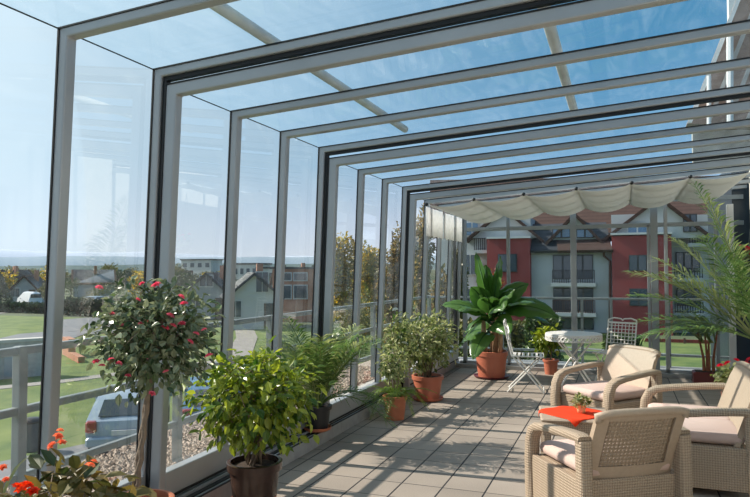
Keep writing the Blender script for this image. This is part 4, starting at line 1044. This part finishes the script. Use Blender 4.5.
# low woven table
e = empty('low_table', (-.35, 5.30, 0), R_(8), 'low woven table under the orange-red cloth between the armchairs', 'table')
MB().bevbox(-.26, .26, -.26, .26, .385, .41, .01).build('tabletop', RESIN, e)
MB().box(-.245, .245, -.245, .245, .29, .386).build('apron', WEAVE, e)
for sx in (-1, 1):
    for sy in (-1, 1): MB().sweep([(sx*.22, sy*.22, 0), (sx*.215, sy*.215, .30)], .06, .06, (1, 0, 0)).build('leg', WEAVE, e)
c = MB(); NN = 16; vs = []
for i in range(NN+1):
    for j in range(NN+1):
        a_, b_ = -1+2*i/NN, -1+2*j/NN; x0_ = a_*.22; y0_ = b_*.22; x = x0_*cos(.733)-y0_*sin(.733); y = x0_*sin(.733)+y0_*cos(.733)
        z = .4125+.002*sin(a_*9+b_*5)
        ex = max(0, abs(x)-.262); ey = max(0, abs(y)-.262)
        if ex > 0: x = math.copysign(.266, x)
        if ey > 0: y = math.copysign(.266, y)
        z -= ex*1.0+ey*1.0
        vs.append((x, y, z))
c.add(vs, [(i*(NN+1)+j, (i+1)*(NN+1)+j, (i+1)*(NN+1)+j+1, i*(NN+1)+j+1) for i in range(NN) for j in range(NN)])
tcl = c.build('tablecloth', RED, label='orange-red square cloth lying on the low woven table', cat='tablecloth', smooth=True); tcl.location = (-.35, 5.30, 0); tcl.rotation_euler.z = R_(8)
sm = tcl.modifiers.new('s', 'SOLIDIFY'); sm.thickness = .003; sm.offset = 1
e = empty('table_plant', (-.30, 5.30, .416), 0, 'tiny green plant in a pale yellow pot on the red cloth', 'potted plant')
YP = mat('pale_yellow_pot', (.72, .55, .30), .5)
MB().lathe([(.028, 0), (.033, .03), (.040, .062), (.042, .066), (.037, .066), (.01, .058)], n=20).build('pot', YP, e, smooth=True)
bush(e, .055, (0, 0, .085), (.07, .07, .035), 6, 160, .032, .018, L_LT, start_r=.01, stem_r=.002, twigs=10)

# ------------------------------------------------------------------ white iron bistro set
e = empty('bistro_table', (-.57, 8.62, 0), .3, 'round white wrought-iron table with a pierced rim and crossed legs', 'table')
MB().lathe([(.01, .705), (.335, .705), (.345, .71), (.345, .72), (.335, .725), (.01, .725)], n=48).build('tabletop', WIRE, e)
b = MB(); r = .34
for z in (.700, .640): b.tube([(r*cos(k*pi/24), r*sin(k*pi/24), z) for k in range(49)], .006, 6)
for k in range(44):
    a1, a2 = k*2*pi/44, (k+.9)*2*pi/44
    b.tube([(r*cos(a1), r*sin(a1), .642), (r*cos(a1+.03), r*sin(a1+.03), .672), (r*cos(a2), r*sin(a2), .698)], .009, 5)
    b.tube([(r*cos(a2), r*sin(a2), .642), (r*cos(a1+.07), r*sin(a1+.07), .66), (r*cos(a1), r*sin(a1), .698)], .008, 5)
b.build('pierced_rim', WIRE, e)
for s in (-1, 1):
    for t in (-1, 1):
        MB().tube([(s*.24, t*.15, .70), (0, t*.15, .40), (-s*.25, t*.17, .01)], .011, 7).build('leg', WIRE, e)
for q_, z_ in ((0, .40), (.25, .03), (-.25, .03)): MB().tube([(q_, -.16, z_), (q_, .16, z_)], .009, 6).build('stretcher', WIRE, e)
def folding_chair(loc, rz, label, lattice):
    e = empty('folding_chair', loc, rz, label, 'chair', None)    # front faces local +X
    w = .19
    for s in (-1, 1):
        MB().tube([(.20, s*w, .01), (-.02, s*w, .28), (-.18, s*w, .46), (-.23, s*w, .66), (-.27, s*w, .86)], .010, 7).build('back_leg_bar', WIRE, e)
        MB().tube([(-.24, s*(w-.03), .01), (.0, s*(w-.03), .26), (.18, s*(w-.03), .45)], .010, 7).build('front_leg_bar', WIRE, e)
    MB().tube([(.20, -w, .03), (.20, w, .03)], .007, 6).build('stretcher', WIRE, e); MB().tube([(-.22, -w+.03, .03), (-.22, w-.03, .03)], .007, 6).build('stretcher', WIRE, e)
    b = MB(); b.tube([(-.17, -w, .455), (.2, -w, .455), (.2, w, .455), (-.17, w, .455), (-.17, -w, .455)], .009, 6)
    for k in range(7): b.box(-.165+.053*k, -.135+.053*k, -w, w, .452, .460)
    b.build('seat', WIRE, e)
    b = MB()
    b.tube([(-.27, -w, .86), (-.275, -w*.6, .885), (-.275, -w*.1, .875), (-.275, 0, .855), (-.275, w*.1, .875), (-.275, w*.6, .885), (-.27, w, .86)], .010, 6)
    if lattice:
        for k in range(1, 8): y = -w+2*w*k/8; b.tube([(-.21, y, .56), (-.265, y, .83)], .005, 5)
        for k in range(7): z = .56+.045*k; x = -.205-.06*(k/6); b.tube([(x, -w, z), (x, w, z)], .005, 5)
        b.tube([(-.26, -w, .82), (-.26, w, .82)], .010, 6)
    else:
        for z in (.60, .68, .76, .84): b.box(-.235-(z-.6)*.15, -.225-(z-.6)*.15, -w, w, z, z+.04)
    b.build('backrest', WIRE, e); return e
folding_chair((-1.12, 8.42, 0), .12, 'white folding iron chair seen from the side, left of the round table', False)
folding_chair((-.10, 9.0, 0), -2.0, 'white folding iron chair with a lattice back, right of the round table', True)
